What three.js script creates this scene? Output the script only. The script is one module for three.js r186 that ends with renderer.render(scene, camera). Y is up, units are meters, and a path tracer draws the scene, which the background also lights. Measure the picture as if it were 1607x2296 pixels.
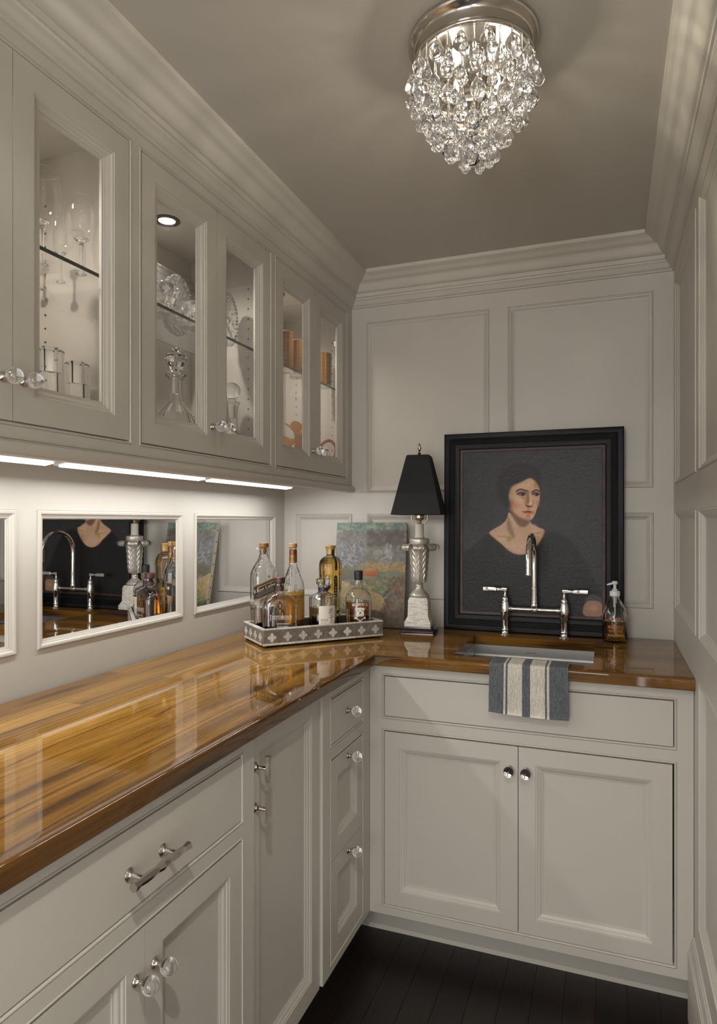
import * as THREE from 'three';
import { RoundedBoxGeometry } from 'three/addons/geometries/RoundedBoxGeometry.js';
import { mergeGeometries, toCreasedNormals, mergeVertices } from 'three/addons/utils/BufferGeometryUtils.js';
import { RectAreaLightUniformsLib } from 'three/addons/lights/RectAreaLightUniformsLib.js';

// ------------------------------------------------------------------ camera, lights, exposure
const scene = new THREE.Scene();
scene.background = new THREE.Color(0x000000);
const camera = new THREE.PerspectiveCamera(2 * Math.atan(1148 / 1487) * 180 / Math.PI, 1607 / 2296, 0.05, 20);
camera.position.set(1.284, 1.33, 2.565);
camera.rotation.set(0, 20.65 * Math.PI / 180, 0);
camera.setViewOffset(1607, 2296, 0, -21, 1607, 2296);          // level camera with a small vertical shift of the lens
const renderer = new THREE.WebGLRenderer({ antialias: true });
renderer.toneMapping = THREE.LinearToneMapping;
renderer.toneMappingExposure = 1.0;
renderer.shadowMap.enabled = true;
RectAreaLightUniformsLib.init();
const STRIP = { nits: 54, color: new THREE.Color(0.985, 0.985, 0.985) };     // linear strips under the wall cupboards
const CHANDELIER = { cd: 0.15, color: new THREE.Color(1.0, 0.925, 0.76) };  // each of its bulbs
const PUCK = { cd: 0.9, color: new THREE.Color(1.0, 0.93, 0.84) };       // spots inside the wall cupboards
const REAR = { cd: 8.5, color: new THREE.Color(1.0, 0.95, 0.87) };        // unseen ceiling spot above the camera, lights the base cupboards

const UNSEEN_WINDOW = { nits: 6.9, color: new THREE.Color(0.97, 0.965, 0.96) };      // two panes out of view behind the camera, placed to light the pantry
{ const q = new THREE.RectAreaLight(UNSEEN_WINDOW.color, UNSEEN_WINDOW.nits, 1.0, 1.42); q.position.set(0.78, 1.46, 4.285); scene.add(q); // faces the pantry: its own -z
  const p = new THREE.RectAreaLight(UNSEEN_WINDOW.color, UNSEEN_WINDOW.nits * 0.5, 0.96, 1.06); p.position.set(1.483, 0.70, 3.45); p.rotation.y = Math.PI / 2; scene.add(p); }  // side source out of view, placed low to light the left base cupboards

// ------------------------------------------------------------------ helpers
const R = (d) => d * Math.PI / 180;
function rng(seed) { let s = seed >>> 0; return () => { s = (s + 0x6d2b79f5) | 0; let t = Math.imul(s ^ (s >>> 15), 1 | s); t = (t + Math.imul(t ^ (t >>> 7), 61 | t)) ^ t; return ((t ^ (t >>> 14)) >>> 0) / 4294967296; }; }
const used = {};
function numbered(n) { if (!(n in used)) { used[n] = 0; return n; } used[n]++; return n + '_' + String(used[n]).padStart(3, '0'); }
function tag(o, label, category, group) { o.userData = { label, category }; if (group) o.userData.group = group; return o; }
function thing(name, label, category, pos = [0, 0, 0], turn = 0, group) {
  const g = new THREE.Group(); g.name = numbered(name); g.position.set(...pos); g.rotation.y = turn; scene.add(g);
  return tag(g, label, category, group);
}
function struct(name, pos = [0, 0, 0], turn = 0) { const g = new THREE.Group(); g.name = name; g.position.set(...pos); g.rotation.y = turn; g.userData = { kind: 'structure' }; scene.add(g); return g; }
function mesh(name, geo, mat, parent, pos, rot, label) {
  const m = new THREE.Mesh(geo, mat); m.name = name; m.castShadow = m.receiveShadow = true;
  if (pos) m.position.set(...pos); if (rot) m.rotation.set(...rot); if (label) m.userData.label = label;
  parent.add(m); return m;
}
function clone(o, label, pos, turn) {
  const c = o.clone(); c.name = numbered(o.name.replace(/_\d{3}$/, '')); c.userData = { ...o.userData, label }; c.position.set(...pos); if (turn !== undefined) c.rotation.y = turn; scene.add(c); return c;
}
// texture coordinates in metres, by the way each face points
function metreUV(g0) {
  const g = g0.index ? g0.toNonIndexed() : g0, p = g.attributes.position, uv = new Float32Array(p.count * 2), a = new THREE.Vector3(), b = new THREE.Vector3(), c = new THREE.Vector3();
  for (let i = 0; i < p.count; i += 3) {
    a.fromBufferAttribute(p, i); b.fromBufferAttribute(p, i + 1); c.fromBufferAttribute(p, i + 2);
    const n = b.clone().sub(a).cross(c.clone().sub(a)), x = Math.abs(n.x), y = Math.abs(n.y), z = Math.abs(n.z);
    [a, b, c].forEach((v, k) => { const j = (i + k) * 2; if (z >= x && z >= y) { uv[j] = v.x; uv[j + 1] = v.y; } else if (x >= y) { uv[j] = v.z; uv[j + 1] = v.y; } else { uv[j] = v.x; uv[j + 1] = v.z; } });
  }
  g.setAttribute('uv', new THREE.BufferAttribute(uv, 2)); return g;
}
function box(x0, y0, z0, x1, y1, z1, r = 0.0012) {
  const w = x1 - x0, h = y1 - y0, d = z1 - z0, g = r > 0 ? new RoundedBoxGeometry(w, h, d, 1, Math.min(r, w / 3, h / 3, d / 3)) : new THREE.BoxGeometry(w, h, d);
  g.translate((x0 + x1) / 2, (y0 + y1) / 2, (z0 + z1) / 2); return metreUV(g);
}
function fromTriangles(pos, crease = 0.6) { const g = new THREE.BufferGeometry(); g.setAttribute('position', new THREE.BufferAttribute(new Float32Array(pos), 3)); return metreUV(toCreasedNormals(g, crease)); }
const quad = (out, a, b, c, d) => out.push(...a, ...b, ...c, ...a, ...c, ...d);
// a mitred moulding round the inside of a rectangle; profile points are [inward, height]
function rectMoulding(x0, y0, x1, y1, prof) {
  const o = [], c = (k, [u, v]) => [[x0 + u, y0 + u, v], [x1 - u, y0 + u, v], [x1 - u, y1 - u, v], [x0 + u, y1 - u, v]][k % 4];
  for (let k = 0; k < 4; k++) for (let j = 0; j + 1 < prof.length; j++) quad(o, c(k, prof[j]), c(k + 1, prof[j]), c(k + 1, prof[j + 1]), c(k, prof[j + 1]));
  return fromTriangles(o);
}
function curve(u0, v0, u1, v1, n = 6) { const a = []; for (let i = 0; i <= n; i++) { const t = i / n; a.push([u0 + (u1 - u0) * t, v0 + (v1 - v0) * t * t * (3 - 2 * t)]); } return a; }
// a board with rectangular holes, its face at z = 0
function plate(x0, y0, x1, y1, holes, thick) {
  const s = new THREE.Shape([new THREE.Vector2(x0, y0), new THREE.Vector2(x1, y0), new THREE.Vector2(x1, y1), new THREE.Vector2(x0, y1)]);
  for (const [a, b, c, d] of holes) s.holes.push(new THREE.Path([new THREE.Vector2(a, b), new THREE.Vector2(a, d), new THREE.Vector2(c, d), new THREE.Vector2(c, b)]));
  const g = new THREE.ExtrudeGeometry(s, { depth: thick, bevelEnabled: false }); g.translate(0, 0, -thick); return metreUV(g);
}
const V2 = (a) => a.map(([x, y]) => new THREE.Vector2(x, y));
function lathe(pts, seg = 32) { return new THREE.LatheGeometry(V2(pts), seg); }
function facetLathe(pts, seg, crease = 0.25) { return toCreasedNormals(new THREE.LatheGeometry(V2(pts), seg), crease); }
function tube(pts, r, seg = 32, rs = 10, closed = false) { return new THREE.TubeGeometry(new THREE.CatmullRomCurve3(pts.map((p) => new THREE.Vector3(...p)), closed), seg, r, rs, closed); }
const cyl = (r0, r1, h, seg = 24) => new THREE.CylinderGeometry(r0, r1, h, seg);
// rows of a super-ellipse outline joined upwards; rows are [y, half width, half depth, power]
function loft(rows, seg = 48, crease = 0.7) {
  const ring = ([y, a, b, n]) => { const o = []; for (let i = 0; i < seg; i++) { const t = i / seg * 2 * Math.PI, c = Math.cos(t), s = Math.sin(t); o.push([a * Math.sign(c) * Math.abs(c) ** (2 / n), y, b * Math.sign(s) * Math.abs(s) ** (2 / n)]); } return o; };
  const o = []; for (let j = 0; j + 1 < rows.length; j++) { const p = ring(rows[j]), q = ring(rows[j + 1]); for (let i = 0; i < seg; i++) { const k = (i + 1) % seg; quad(o, p[i], q[i], q[k], p[k]); } }
  const keep = []; for (let i = 0; i < o.length; i += 9) { const a = o.slice(i, i + 3), b = o.slice(i + 3, i + 6), c = o.slice(i + 6, i + 9), d = (u, v) => Math.hypot(u[0] - v[0], u[1] - v[1], u[2] - v[2]); if (d(a, b) > 1e-7 && d(b, c) > 1e-7 && d(a, c) > 1e-7) keep.push(...a, ...b, ...c); }
  const g = new THREE.BufferGeometry(); g.setAttribute('position', new THREE.BufferAttribute(new Float32Array(keep), 3)); g.setAttribute('uv', new THREE.BufferAttribute(new Float32Array(keep.length / 3 * 2), 2)); return toCreasedNormals(g, crease);
}
function shell(rows, t = 0.003, floor = 0.007, seg = 48, crease = 0.7) {
  const first = rows[0], inner = rows.map(([y, a, b, n]) => [Math.max(y, first[0] + floor), Math.max(a - t, 0.002), Math.max(b - t, 0.002), n]).reverse();
  return loft([[first[0] + 0.002, 1e-5, 1e-5, 2], ...rows, ...inner, [first[0] + floor, 1e-5, 1e-5, 2]], seg, crease);
}
function liquid(rows, level, t = 0.0036, floor = 0.008, seg = 48, crease = 0.7) {
  const out = []; let last;
  for (const r of rows) { const q = [Math.max(r[0], rows[0][0] + floor), r[1] - t, r[2] - t, r[3]]; if (q[0] > level) { const f = (level - last[0]) / (q[0] - last[0]); out.push([level, ...[1, 2, 3].map((k) => last[k] + (q[k] - last[k]) * f)]); break; } out.push(q); last = q; }
  return loft([[out[0][0], 1e-5, 1e-5, 2], ...out, [out[out.length - 1][0], 1e-5, 1e-5, 2]], seg, crease);
}

// ------------------------------------------------------------------ textures
function valueNoise(seed, n = 256) {
  const r = rng(seed), t = new Float32Array(n * n); for (let i = 0; i < t.length; i++) t[i] = r();
  return (x, y, px = n, py = n) => { let xi = Math.floor(x), yi = Math.floor(y); const fx = x - xi, fy = y - yi, sx = fx * fx * (3 - 2 * fx), sy = fy * fy * (3 - 2 * fy), m = (a, p) => ((a % p) + p) % p, g = (a, b) => t[m(b, py) * n + m(a, px)]; return (g(xi, yi) * (1 - sx) + g(xi + 1, yi) * sx) * (1 - sy) + (g(xi, yi + 1) * (1 - sx) + g(xi + 1, yi + 1) * sx) * sy; };
}
function dataTex(w, h, f, srgb = true) {
  const d = new Uint8Array(w * h * 4); for (let y = 0; y < h; y++) for (let x = 0; x < w; x++) { const c = f(x, y), i = (y * w + x) * 4; d[i] = c[0]; d[i + 1] = c[1]; d[i + 2] = c[2]; d[i + 3] = 255; }
  const t = new THREE.DataTexture(d, w, h); t.wrapS = t.wrapT = THREE.RepeatWrapping; t.magFilter = THREE.LinearFilter; t.minFilter = THREE.LinearMipmapLinearFilter; t.generateMipmaps = true; if (srgb) t.colorSpace = THREE.SRGBColorSpace; t.needsUpdate = true; return t;
}
function canvasTex(w, h, draw) { const c = document.createElement('canvas'); c.width = w; c.height = h; draw(c.getContext('2d'), w, h); const t = new THREE.CanvasTexture(c); t.colorSpace = THREE.SRGBColorSpace; return t; }
const mix = (a, b, t) => a.map((v, i) => v + (b[i] - v) * t), cl = (x) => Math.min(1, Math.max(0, x));

// brushed paint: a faint roller grain only
const n1 = valueNoise(11);
const paintGrain = dataTex(256, 256, (x, y) => { const v = 128 + 60 * (n1(x / 2, y / 2, 128, 128) - 0.5) + 40 * (n1(x, y) - 0.5); return [v, v, v]; }, false); paintGrain.repeat.set(9, 9);
// walnut-like staves: growth lines stretched along u
const n2 = valueNoise(23), n3 = valueNoise(31);
const woodTex = (seed, dark, mid, light) => {
  const o = seed * 17; return dataTex(1024, 512, (x, y) => {
    const u = x / 1024, v = y / 512, f = (a, b) => n2(u * a + o, v * b, 256, 256);
    const w = 0.9 * n2(u * 2 + o, v * 2, 2, 2) + 0.22 * n3(u * 5, v * 6 + o, 5, 6), ring = 0.5 + 0.5 * Math.sin(2 * Math.PI * (v * 7 + w * 4.5)), fine = n3(u * 40 + o, v * 200, 40, 200), fib = n2(u * 10, v * 70 + o, 10, 70);
    const band = n3(u * 2 + o, v * 4 + o, 2, 4), pore = n2(u * 100, v * 256, 100, 256) > 0.88 && fine > 0.5 ? 0.3 : 0;
    const t = cl(0.36 + 0.7 * (band - 0.5) + 0.30 * (Math.pow(ring, 3) - 0.2) * (0.4 + band) + 0.26 * (fib - 0.5) + 0.16 * (fine - 0.5)); const c = t < 0.5 ? mix(light, mid, t * 2) : mix(mid, dark, t * 2 - 1); return c.map((k) => k * (1 - pore * 0.5));
  });
};
const counterA = woodTex(1, [62, 39, 16], [128, 90, 37], [166, 126, 60]);
const floorTex = woodTex(3, [10, 6, 5], [20, 11, 9], [36, 21, 16]);
const frameGrain = woodTex(5, [10, 10, 11], [20, 20, 22], [34, 34, 37]);

// ------------------------------------------------------------------ materials
const std = (o) => new THREE.MeshStandardMaterial(o), phy = (o) => new THREE.MeshPhysicalMaterial(o);
const lin = (r, g, b) => new THREE.Color().setRGB(r, g, b);
const M = {
  paint: phy({ color: lin(0.50, 0.470, 0.415), roughness: 0.42, bumpMap: paintGrain, bumpScale: 0.00004 }),
  ceiling: std({ color: lin(0.50, 0.470, 0.415), roughness: 0.6, bumpMap: paintGrain, bumpScale: 0.00006 }),
  inside: std({ color: lin(0.50, 0.470, 0.415), roughness: 0.5 }),
  chrome: std({ color: lin(0.86, 0.85, 0.84), metalness: 1, roughness: 0.04 }),
  nickel: std({ color: lin(0.62, 0.58, 0.53), metalness: 1, roughness: 0.14 }),
  steel: std({ color: lin(0.62, 0.61, 0.59), metalness: 1, roughness: 0.34 }),
  mirror: std({ color: lin(0.88, 0.89, 0.90), metalness: 1, roughness: 0.0 }),
  glass: phy({ color: 0xffffff, transmission: 1, thickness: 0.02, ior: 1.5, roughness: 0.0 }),
  cut: phy({ color: lin(0.95, 0.95, 0.94), transmission: 0.94, thickness: 0.02, ior: 1.6, roughness: 0.01 }),
  crystal: phy({ color: 0xffffff, transmission: 1, thickness: 0.02, ior: 1.56, roughness: 0.0 }),
  pane: phy({ color: 0xffffff, transmission: 1, thickness: 0, ior: 1.5, roughness: 0.0 }),
  thinGlass: phy({ color: 0xffffff, transmission: 1, thickness: 0, ior: 1.6, roughness: 0.0 }),
  shelf: phy({ color: 0xffffff, transmission: 1, thickness: 0, ior: 1.45, roughness: 0.0 }),
  shelfEdge: std({ color: lin(0.03, 0.035, 0.03), roughness: 0.15 }),
  bronze: std({ color: lin(0.06, 0.045, 0.035), metalness: 0.6, roughness: 0.4 }),
  black: std({ color: lin(0.012, 0.012, 0.013), roughness: 0.8 }),
  dark: std({ color: lin(0.02, 0.018, 0.016), roughness: 0.8 }),
  white: std({ color: lin(0.72, 0.71, 0.69), roughness: 0.35 }),
};
const boardMats = [[1, 1, 1], [0.84, 0.82, 0.78], [1.12, 1.08, 1.0], [0.7, 0.66, 0.6], [0.40, 0.35, 0.33]].map((c, i) => { const t = counterA.clone(); t.repeat.set(1 / 1.1, 1 / 0.22); t.offset.set(0.23 * i, 0.31 * i); t.needsUpdate = true; return phy({ map: t, color: lin(...c.map((k) => Math.min(k, 1.0))), roughness: 0.5, specularIntensity: 0, clearcoat: 1, clearcoatRoughness: 0.04 }); });

// ------------------------------------------------------------------ room shell
const X_LEFT = -0.024, X_RIGHT = 1.498, CEIL = 2.33, Z_FRONT = 4.3;
const wallProf = [[0, 0], [0.0005, -0.0015], [0.0012, 0.001], [0.003, 0.0028], [0.0055, 0.0026], [0.007, 0.0004], [0.008, -0.001], ...curve(0.009, -0.001, 0.021, -0.009), [0.0215, -0.0105], [0.0235, -0.0108], [0.026, -0.0125]];
const mirrorProf = [[0, 0], [0.0005, -0.0015], [0.001, 0.003], [0.003, 0.0048], [0.007, 0.0050], [0.010, 0.0038], [0.012, 0.001], ...curve(0.0125, 0.0005, 0.020, -0.0035, 4), [0.0205, -0.006], [0.0225, -0.006], [0.0228, -0.010]];
// framed panelling: boards with openings, a moulding inside each opening, the panel behind it
function panelling(parent, w, y0, y1, panels, mirrors = [], xs = 0) {
  mesh('wainscot_frame', plate(xs, y0, w, y1, [...panels, ...mirrors], 0.02), M.paint, parent);
  for (const [a, b, c, d] of panels) { mesh('panel_moulding', rectMoulding(a, b, c, d, wallProf), M.paint, parent); mesh('wainscot_panel', box(a + 0.0005, b + 0.0005, -0.0195, c - 0.0005, d - 0.0005, -0.0122, 0), M.paint, parent); }
  for (const [a, b, c, d] of mirrors) { mesh('mirror_moulding', rectMoulding(a, b, c, d, mirrorProf), M.paint, parent); mesh('mirror_panel', box(a + 0.001, b + 0.001, -0.0165, c - 0.001, d - 0.001, -0.0085, 0), M.mirror, parent, undefined, undefined, 'mirror glass framed in the backsplash panelling'); }
  mesh('wall_core', box(xs, y0, -0.14, w, y1, -0.0202, 0), M.paint, parent);
}
{
  const floor = struct('floor'), r = rng(5), strip = 0.083, zs = [];
  const mats = [0.8, 1, 1.25].map((k, i) => { const t = floorTex.clone(); t.repeat.set(1 / 0.9, 1 / 0.3); t.offset.set(0.3 * i, 0.37 * i); t.needsUpdate = true; return std({ map: t, color: lin(Math.min(k, 1), Math.min(k, 1), Math.min(k, 1)), roughness: 0.38 }); });
  for (let x = 0.42; x < X_RIGHT; x += strip) {
    let z = -0.3 - r() * 0.8;
    while (z < Z_FRONT) { const L = 0.9 + r() * 0.9, a = Math.max(z, 0.30), b = Math.min(z + L, Z_FRONT), x1 = Math.min(x + strip, X_RIGHT + 0.02); if (b - a > 0.03) { const g = new RoundedBoxGeometry(x1 - x - 0.0006, 0.018, b - a - 0.0006, 1, 0.0008).toNonIndexed(), p = g.attributes.position, uv = g.attributes.uv, ou = r(), ov = r(); for (let i = 0; i < p.count; i++) uv.setXY(i, p.getZ(i) + ou, p.getX(i) + ov); g.translate((x + x1) / 2, -0.009, (a + b) / 2); mesh('floor_plank', g, mats[Math.floor(r() * 3)], floor); } z += L; }
  }
  mesh('subfloor', box(-0.2, -0.12, -0.2, 1.7, -0.0185, Z_FRONT + 0.2, 0), M.dark, floor);
  const ceiling = struct('ceiling'); mesh('ceiling_board', box(-0.2, CEIL, -0.2, 1.7, CEIL + 0.1, Z_FRONT + 0.2, 0), M.ceiling, ceiling);
  // back wall: faces +z
  const wb = struct('wall_back');
  panelling(wb, X_RIGHT, 0.0, CEIL, [[0.354, 1.45, 0.855, 2.147], [0.925, 1.45, 1.432, 2.147], [0.03, 1.015, 0.289, 1.361], [0.354, 1.02, 0.855, 1.361], [0.925, 1.02, 1.433, 1.361]], [], -0.16);
  // left wall: faces +x, local x runs towards the back wall
  const wl = struct('wall_left', [X_LEFT, 0, 2.6], Math.PI / 2), L = (z) => 2.6 - z;
  panelling(wl, 2.6, 0.0, CEIL, [], [[L(1.99), 1.015, L(1.385), 1.358], [L(1.324), 1.015, L(0.730), 1.358], [L(0.666), 1.015, L(0.083), 1.358]]);
  const wl2 = struct('wall_left_hall'); mesh('wall_core', box(X_LEFT - 0.14, 0, 2.6, X_LEFT, CEIL, Z_FRONT, 0), M.paint, wl2);
  // right wall: faces -x, local x runs towards the camera
  const wr = struct('wall_right', [X_RIGHT, 0, 0], -Math.PI / 2);
  const cols = [[0.06, 0.633], [0.70, 1.55], [1.62, 2.47]], holes = [];
  cols.forEach(([a, b], i) => { holes.push([a, 1.458, b, 2.15], [a, 1.029, b, 1.362]); if (i) holes.push([a, 0.30, b, 0.925]); });
  panelling(wr, 2.6, 0.0, CEIL, holes);
  mesh('wall_core', plate(2.6, 0, Z_FRONT, CEIL, [[2.95, 0.15, 3.95, 1.25]], 0.14), M.paint, wr);
  const w2 = struct('unseen_window_2', [X_RIGHT, 0, 0], -Math.PI / 2); mesh('unseen_window_pane', box(2.952, 0.152, -0.036, 3.948, 1.248, -0.03, 0), std({ color: 0x888888, emissive: UNSEEN_WINDOW.color, emissiveIntensity: 1.6 }), w2);  // unseen glowing pane at the side, placed to light the left cupboards
  for (const [a, b, c, d] of [[2.952, 0.152, 2.99, 1.248], [3.91, 0.152, 3.948, 1.248], [2.99, 0.152, 3.91, 0.20], [2.99, 1.21, 3.91, 1.248], [2.99, 0.685, 3.91, 0.725]]) mesh('unseen_window_frame', box(a, b, -0.028, c, d, 0.004), M.white, w2);
  const wf = struct('wall_front', [0, 0, Z_FRONT + 0.14]); mesh('wall_core', plate(-0.16, 0, 1.64, CEIL, [[0.26, 0.73, 1.30, 2.19]], 0.14), M.paint, wf);
  const wn = struct('unseen_window_1', [0, 0, Z_FRONT]); mesh('unseen_window_pane', box(0.262, 0.732, 0.03, 1.298, 2.188, 0.036, 0), std({ color: 0x888888, emissive: UNSEEN_WINDOW.color, emissiveIntensity: 1.6 }), wn);  // unseen glowing pane behind the camera, placed to light the back wall
  for (const [a, b, c, d] of [[0.262, 0.732, 0.31, 2.188], [1.25, 0.732, 1.298, 2.188], [0.31, 0.732, 1.25, 0.79], [0.31, 2.13, 1.25, 2.188], [0.31, 1.435, 1.25, 1.485]]) mesh('unseen_window_frame', box(a, b, -0.004, c, d, 0.028), M.white, wn);
  // crown: [projection, drop] swept along the cupboards, the back wall and the right wall, mitred at the corners
  const crown = [[0.098, 0], [0.098, -0.013], [0.093, -0.015], ...curve(0.091, -0.017, 0.062, -0.036, 5).map(([u, v], i) => [u, v]), ...curve(0.062, -0.036, 0.036, -0.070, 5), [0.031, -0.071], [0.031, -0.086], [0.026, -0.0875], [0.0255, -0.092], ...curve(0.024, -0.094, 0.009, -0.114, 6), [0.006, -0.116], [0.006, -0.121], [0, -0.1225]];
  const runs = [[(u) => [0.288 + u, u], (u) => [0.288 + u, 2.6]], [(u) => [X_RIGHT - u, u], (u) => [0.288 + u, u]], [(u) => [X_RIGHT - u, Z_FRONT], (u) => [X_RIGHT - u, u]]];
  runs.forEach(([a, b], i) => { const o = [], P = (f, [u, v]) => { const [x, z] = f(u); return [x, CEIL + v, z]; }; for (let j = 0; j + 1 < crown.length; j++) quad(o, P(a, crown[j]), P(a, crown[j + 1]), P(b, crown[j + 1]), P(b, crown[j])); const t = struct('trim_' + (i + 1)); mesh('crown_moulding', fromTriangles(o), M.paint, t); });
  // skirting of the right wall: stepped cap over a flat board
  const sk = [[0, 0.221], [0.003, 0.220], [0.0045, 0.214], [0.006, 0.213], ...curve(0.0065, 0.211, 0.011, 0.190, 5), [0.0125, 0.188], [0.0125, 0.181], [0.015, 0.179], [0.016, 0.174], [0.016, 0]];
  const o = []; for (let j = 0; j + 1 < sk.length; j++) quad(o, [X_RIGHT - sk[j][0], sk[j][1], 0.5945], [X_RIGHT - sk[j + 1][0], sk[j + 1][1], 0.5945], [X_RIGHT - sk[j + 1][0], sk[j + 1][1], Z_FRONT], [X_RIGHT - sk[j][0], sk[j][1], Z_FRONT]);
  for (let j = 0; j + 1 < sk.length; j++) o.push(X_RIGHT, sk[j][1], 0.5945, X_RIGHT, sk[j + 1][1], 0.5945, X_RIGHT - sk[j + 1][0], sk[j + 1][1], 0.5945, X_RIGHT, sk[j][1], 0.5945, X_RIGHT - sk[j + 1][0], sk[j + 1][1], 0.5945, X_RIGHT - sk[j][0], sk[j][1], 0.5945);
  const b = struct('baseboard_right'); mesh('skirting', fromTriangles(o), M.paint, b);
}

// ------------------------------------------------------------------ cupboards
const doorProf = [[0, 0], [0.0006, -0.0014], [0.0045, -0.0018], [0.0062, -0.0030], [0.0068, -0.0046], [0.0082, -0.0052], ...curve(0.0088, -0.0054, 0.0195, -0.0108), [0.020, -0.0125], [0.0235, -0.0129], [0.027, -0.0140]];
const glassProf = [[0, 0], [0.0006, -0.0014], [0.0045, -0.0018], [0.0062, -0.0030], [0.0068, -0.0046], [0.0082, -0.0052], ...curve(0.0088, -0.0054, 0.0195, -0.0108), [0.020, -0.0125], [0.025, -0.0129], [0.0255, -0.019]];
const beadProf = [[0, 0], [0.0006, -0.0016], [0.0012, -0.0002], [0.0026, 0.0009], [0.0044, 0.0009], [0.006, -0.0002], [0.0068, -0.0016], [0.007, -0.018]];
const knobBase = lathe([[0, 0], [0.0095, 0], [0.0098, 0.002], [0.0075, 0.004], [0.0048, 0.007], [0.0046, 0.010], [0.0062, 0.0125], [0.0085, 0.014], [0.0088, 0.0155], [0, 0.0155]], 24).rotateX(Math.PI / 2);
const knobBall = new THREE.SphereGeometry(0.0148, 32, 20).translate(0, 0, 0.0287);
function knob(parent, x, y) { mesh('knob_base', knobBase, M.nickel, parent, [x, y, 0]); mesh('crystal_knob', knobBall, M.crystal, parent, [x, y, 0]); }
// a door or drawer front set flush in its opening; x, y in the unit's own axes
function front(unit, name, [x0, y0, x1, y1], rail, { glass = false, flat = false, sideA = rail, sideB = rail, top = rail, bottom = rail } = {}) {
  const hole = [x0 + sideA, y0 + bottom, x1 - sideB, y1 - top];
  const d = mesh(name, flat ? box(x0, y0, -0.019, x1, y1, -0.0004, 0.0008) : plate(x0, y0, x1, y1, [hole], 0.019), M.paint, unit, flat ? undefined : [0, 0, -0.0004]);
  if (!flat) {
    mesh('panel_moulding', rectMoulding(...hole, glass ? glassProf : doorProf), M.paint, d);
    if (glass) mesh('glass_pane', box(hole[0] + 0.02, hole[1] + 0.02, -0.0164, hole[2] - 0.02, hole[3] - 0.02, -0.0164 + 0.0001, 0), M.pane, d);
    else mesh('recessed_panel', box(hole[0] + 0.001, hole[1] + 0.001, -0.0185, hole[2] - 0.001, hole[3] - 0.001, -0.0134, 0), M.paint, d);
  }
  return d;
}
const GAP = 0.0024;
function faceFrame(unit, x0, y0, x1, y1, openings) {
  const out = openings.map(([a, b, c, d]) => [a - GAP - 0.007, b - GAP - 0.007, c + GAP + 0.007, d + GAP + 0.007]);
  mesh('face_frame', plate(x0, y0, x1, y1, out, 0.019), M.paint, unit);
  for (const h of out) mesh('bead', rectMoulding(...h, beadProf), M.paint, unit);
}
// wall cupboards on the left wall: local x = zl - z
const pinHole = cyl(0.0026, 0.0026, 0.0006, 8).rotateZ(Math.PI / 2);
function wallCupboard(label, zNear, zFar, doors, pins) {
  const t = thing('wall_cupboard', label, 'cabinet', [0.288, 0, zNear], Math.PI / 2, undefined), w = zNear - zFar, d0 = zNear;
  const op = [d0 - doors[0], 1.51, d0 - doors[2], 2.174];
  faceFrame(t, 0, 1.478, w, CEIL - 0.0005, [op]);
  const gap = d0 - doors[1], ds = [];
  ds.push(front(t, 'door', [op[0], 1.51, gap - 0.0008, 2.174], 0.046, { glass: true, top: 0.048, bottom: 0.049 }));
  ds.push(front(t, 'door', [gap + 0.0008, 1.51, op[2], 2.174], 0.046, { glass: true, top: 0.048, bottom: 0.049 }));
  knob(ds[0], gap - 0.022, 1.584); knob(ds[1], gap + 0.022, 1.584);
  mesh('side_panel', box(0.0005, 1.482, -0.305, 0.0185, 2.30, -0.0195, 0), M.inside, t); mesh('side_panel', box(w - 0.0185, 1.482, -0.305, w - 0.0005, 2.30, -0.0195, 0), M.inside, t);
  mesh('back_panel', box(0.019, 1.482, -0.305, w - 0.019, 2.30, -0.296, 0), M.inside, t);
  mesh('cupboard_floor', box(0.019, 1.482, -0.2955, w - 0.019, 1.50, -0.0195, 0), M.inside, t); mesh('cupboard_top', box(0.019, 2.182, -0.2955, w - 0.019, 2.2, -0.0195, 0), M.inside, t);
  const s = mesh('glass_shelf', box(0.021, 1.8615, -0.2945, w - 0.021, 1.8616, -0.036, 0), M.shelf, t); mesh('shelf_edge', box(0.021, 1.8575, -0.036, w - 0.021, 1.8655, -0.0355, 0), M.shelfEdge, s);
  for (const sx of [0.0186, w - 0.0186]) for (const z of [-0.08, -0.245]) mesh('shelf_pin', cyl(0.0025, 0.0025, 0.008, 10), M.nickel, t, [sx + (sx < 0.1 ? 0.004 : -0.004), 1.8525, z]);
  if (pins) { for (const sx of [0.0189, w - 0.0189]) for (const z of [-0.08, -0.245]) for (let y = 1.56; y < 2.1; y += 0.032) if (Math.abs(y - 1.855) > 0.012) mesh('pin_hole', pinHole, M.dark, t, [sx, y, z]); }
  for (const [k, dd] of ds.entries()) for (const y of [1.60, 2.08]) mesh('hinge', mergeGeometries([box(0, -0.012, -0.05, 0.012, 0.012, -0.021), box(-0.004, -0.02, -0.028, 0.016, 0.02, -0.0205)]), M.nickel, dd, [k ? op[2] - 0.014 : op[0] + 0.002, y - 0.03, 0]);
  return t;
}
wallCupboard('grey glazed wall cupboard holding stemware, cut short by the picture edge', 2.0, 1.3445, [1.98, 1.673, 1.366], true);
wallCupboard('grey glazed wall cupboard holding cut crystal and two decanters', 1.3445, 0.6885, [1.323, 1.014, 0.71], true);
wallCupboard('grey glazed wall cupboard holding amber glass, beside the panelled back wall', 0.6885, 0.0025, [0.667, 0.366, 0.06], true);
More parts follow.
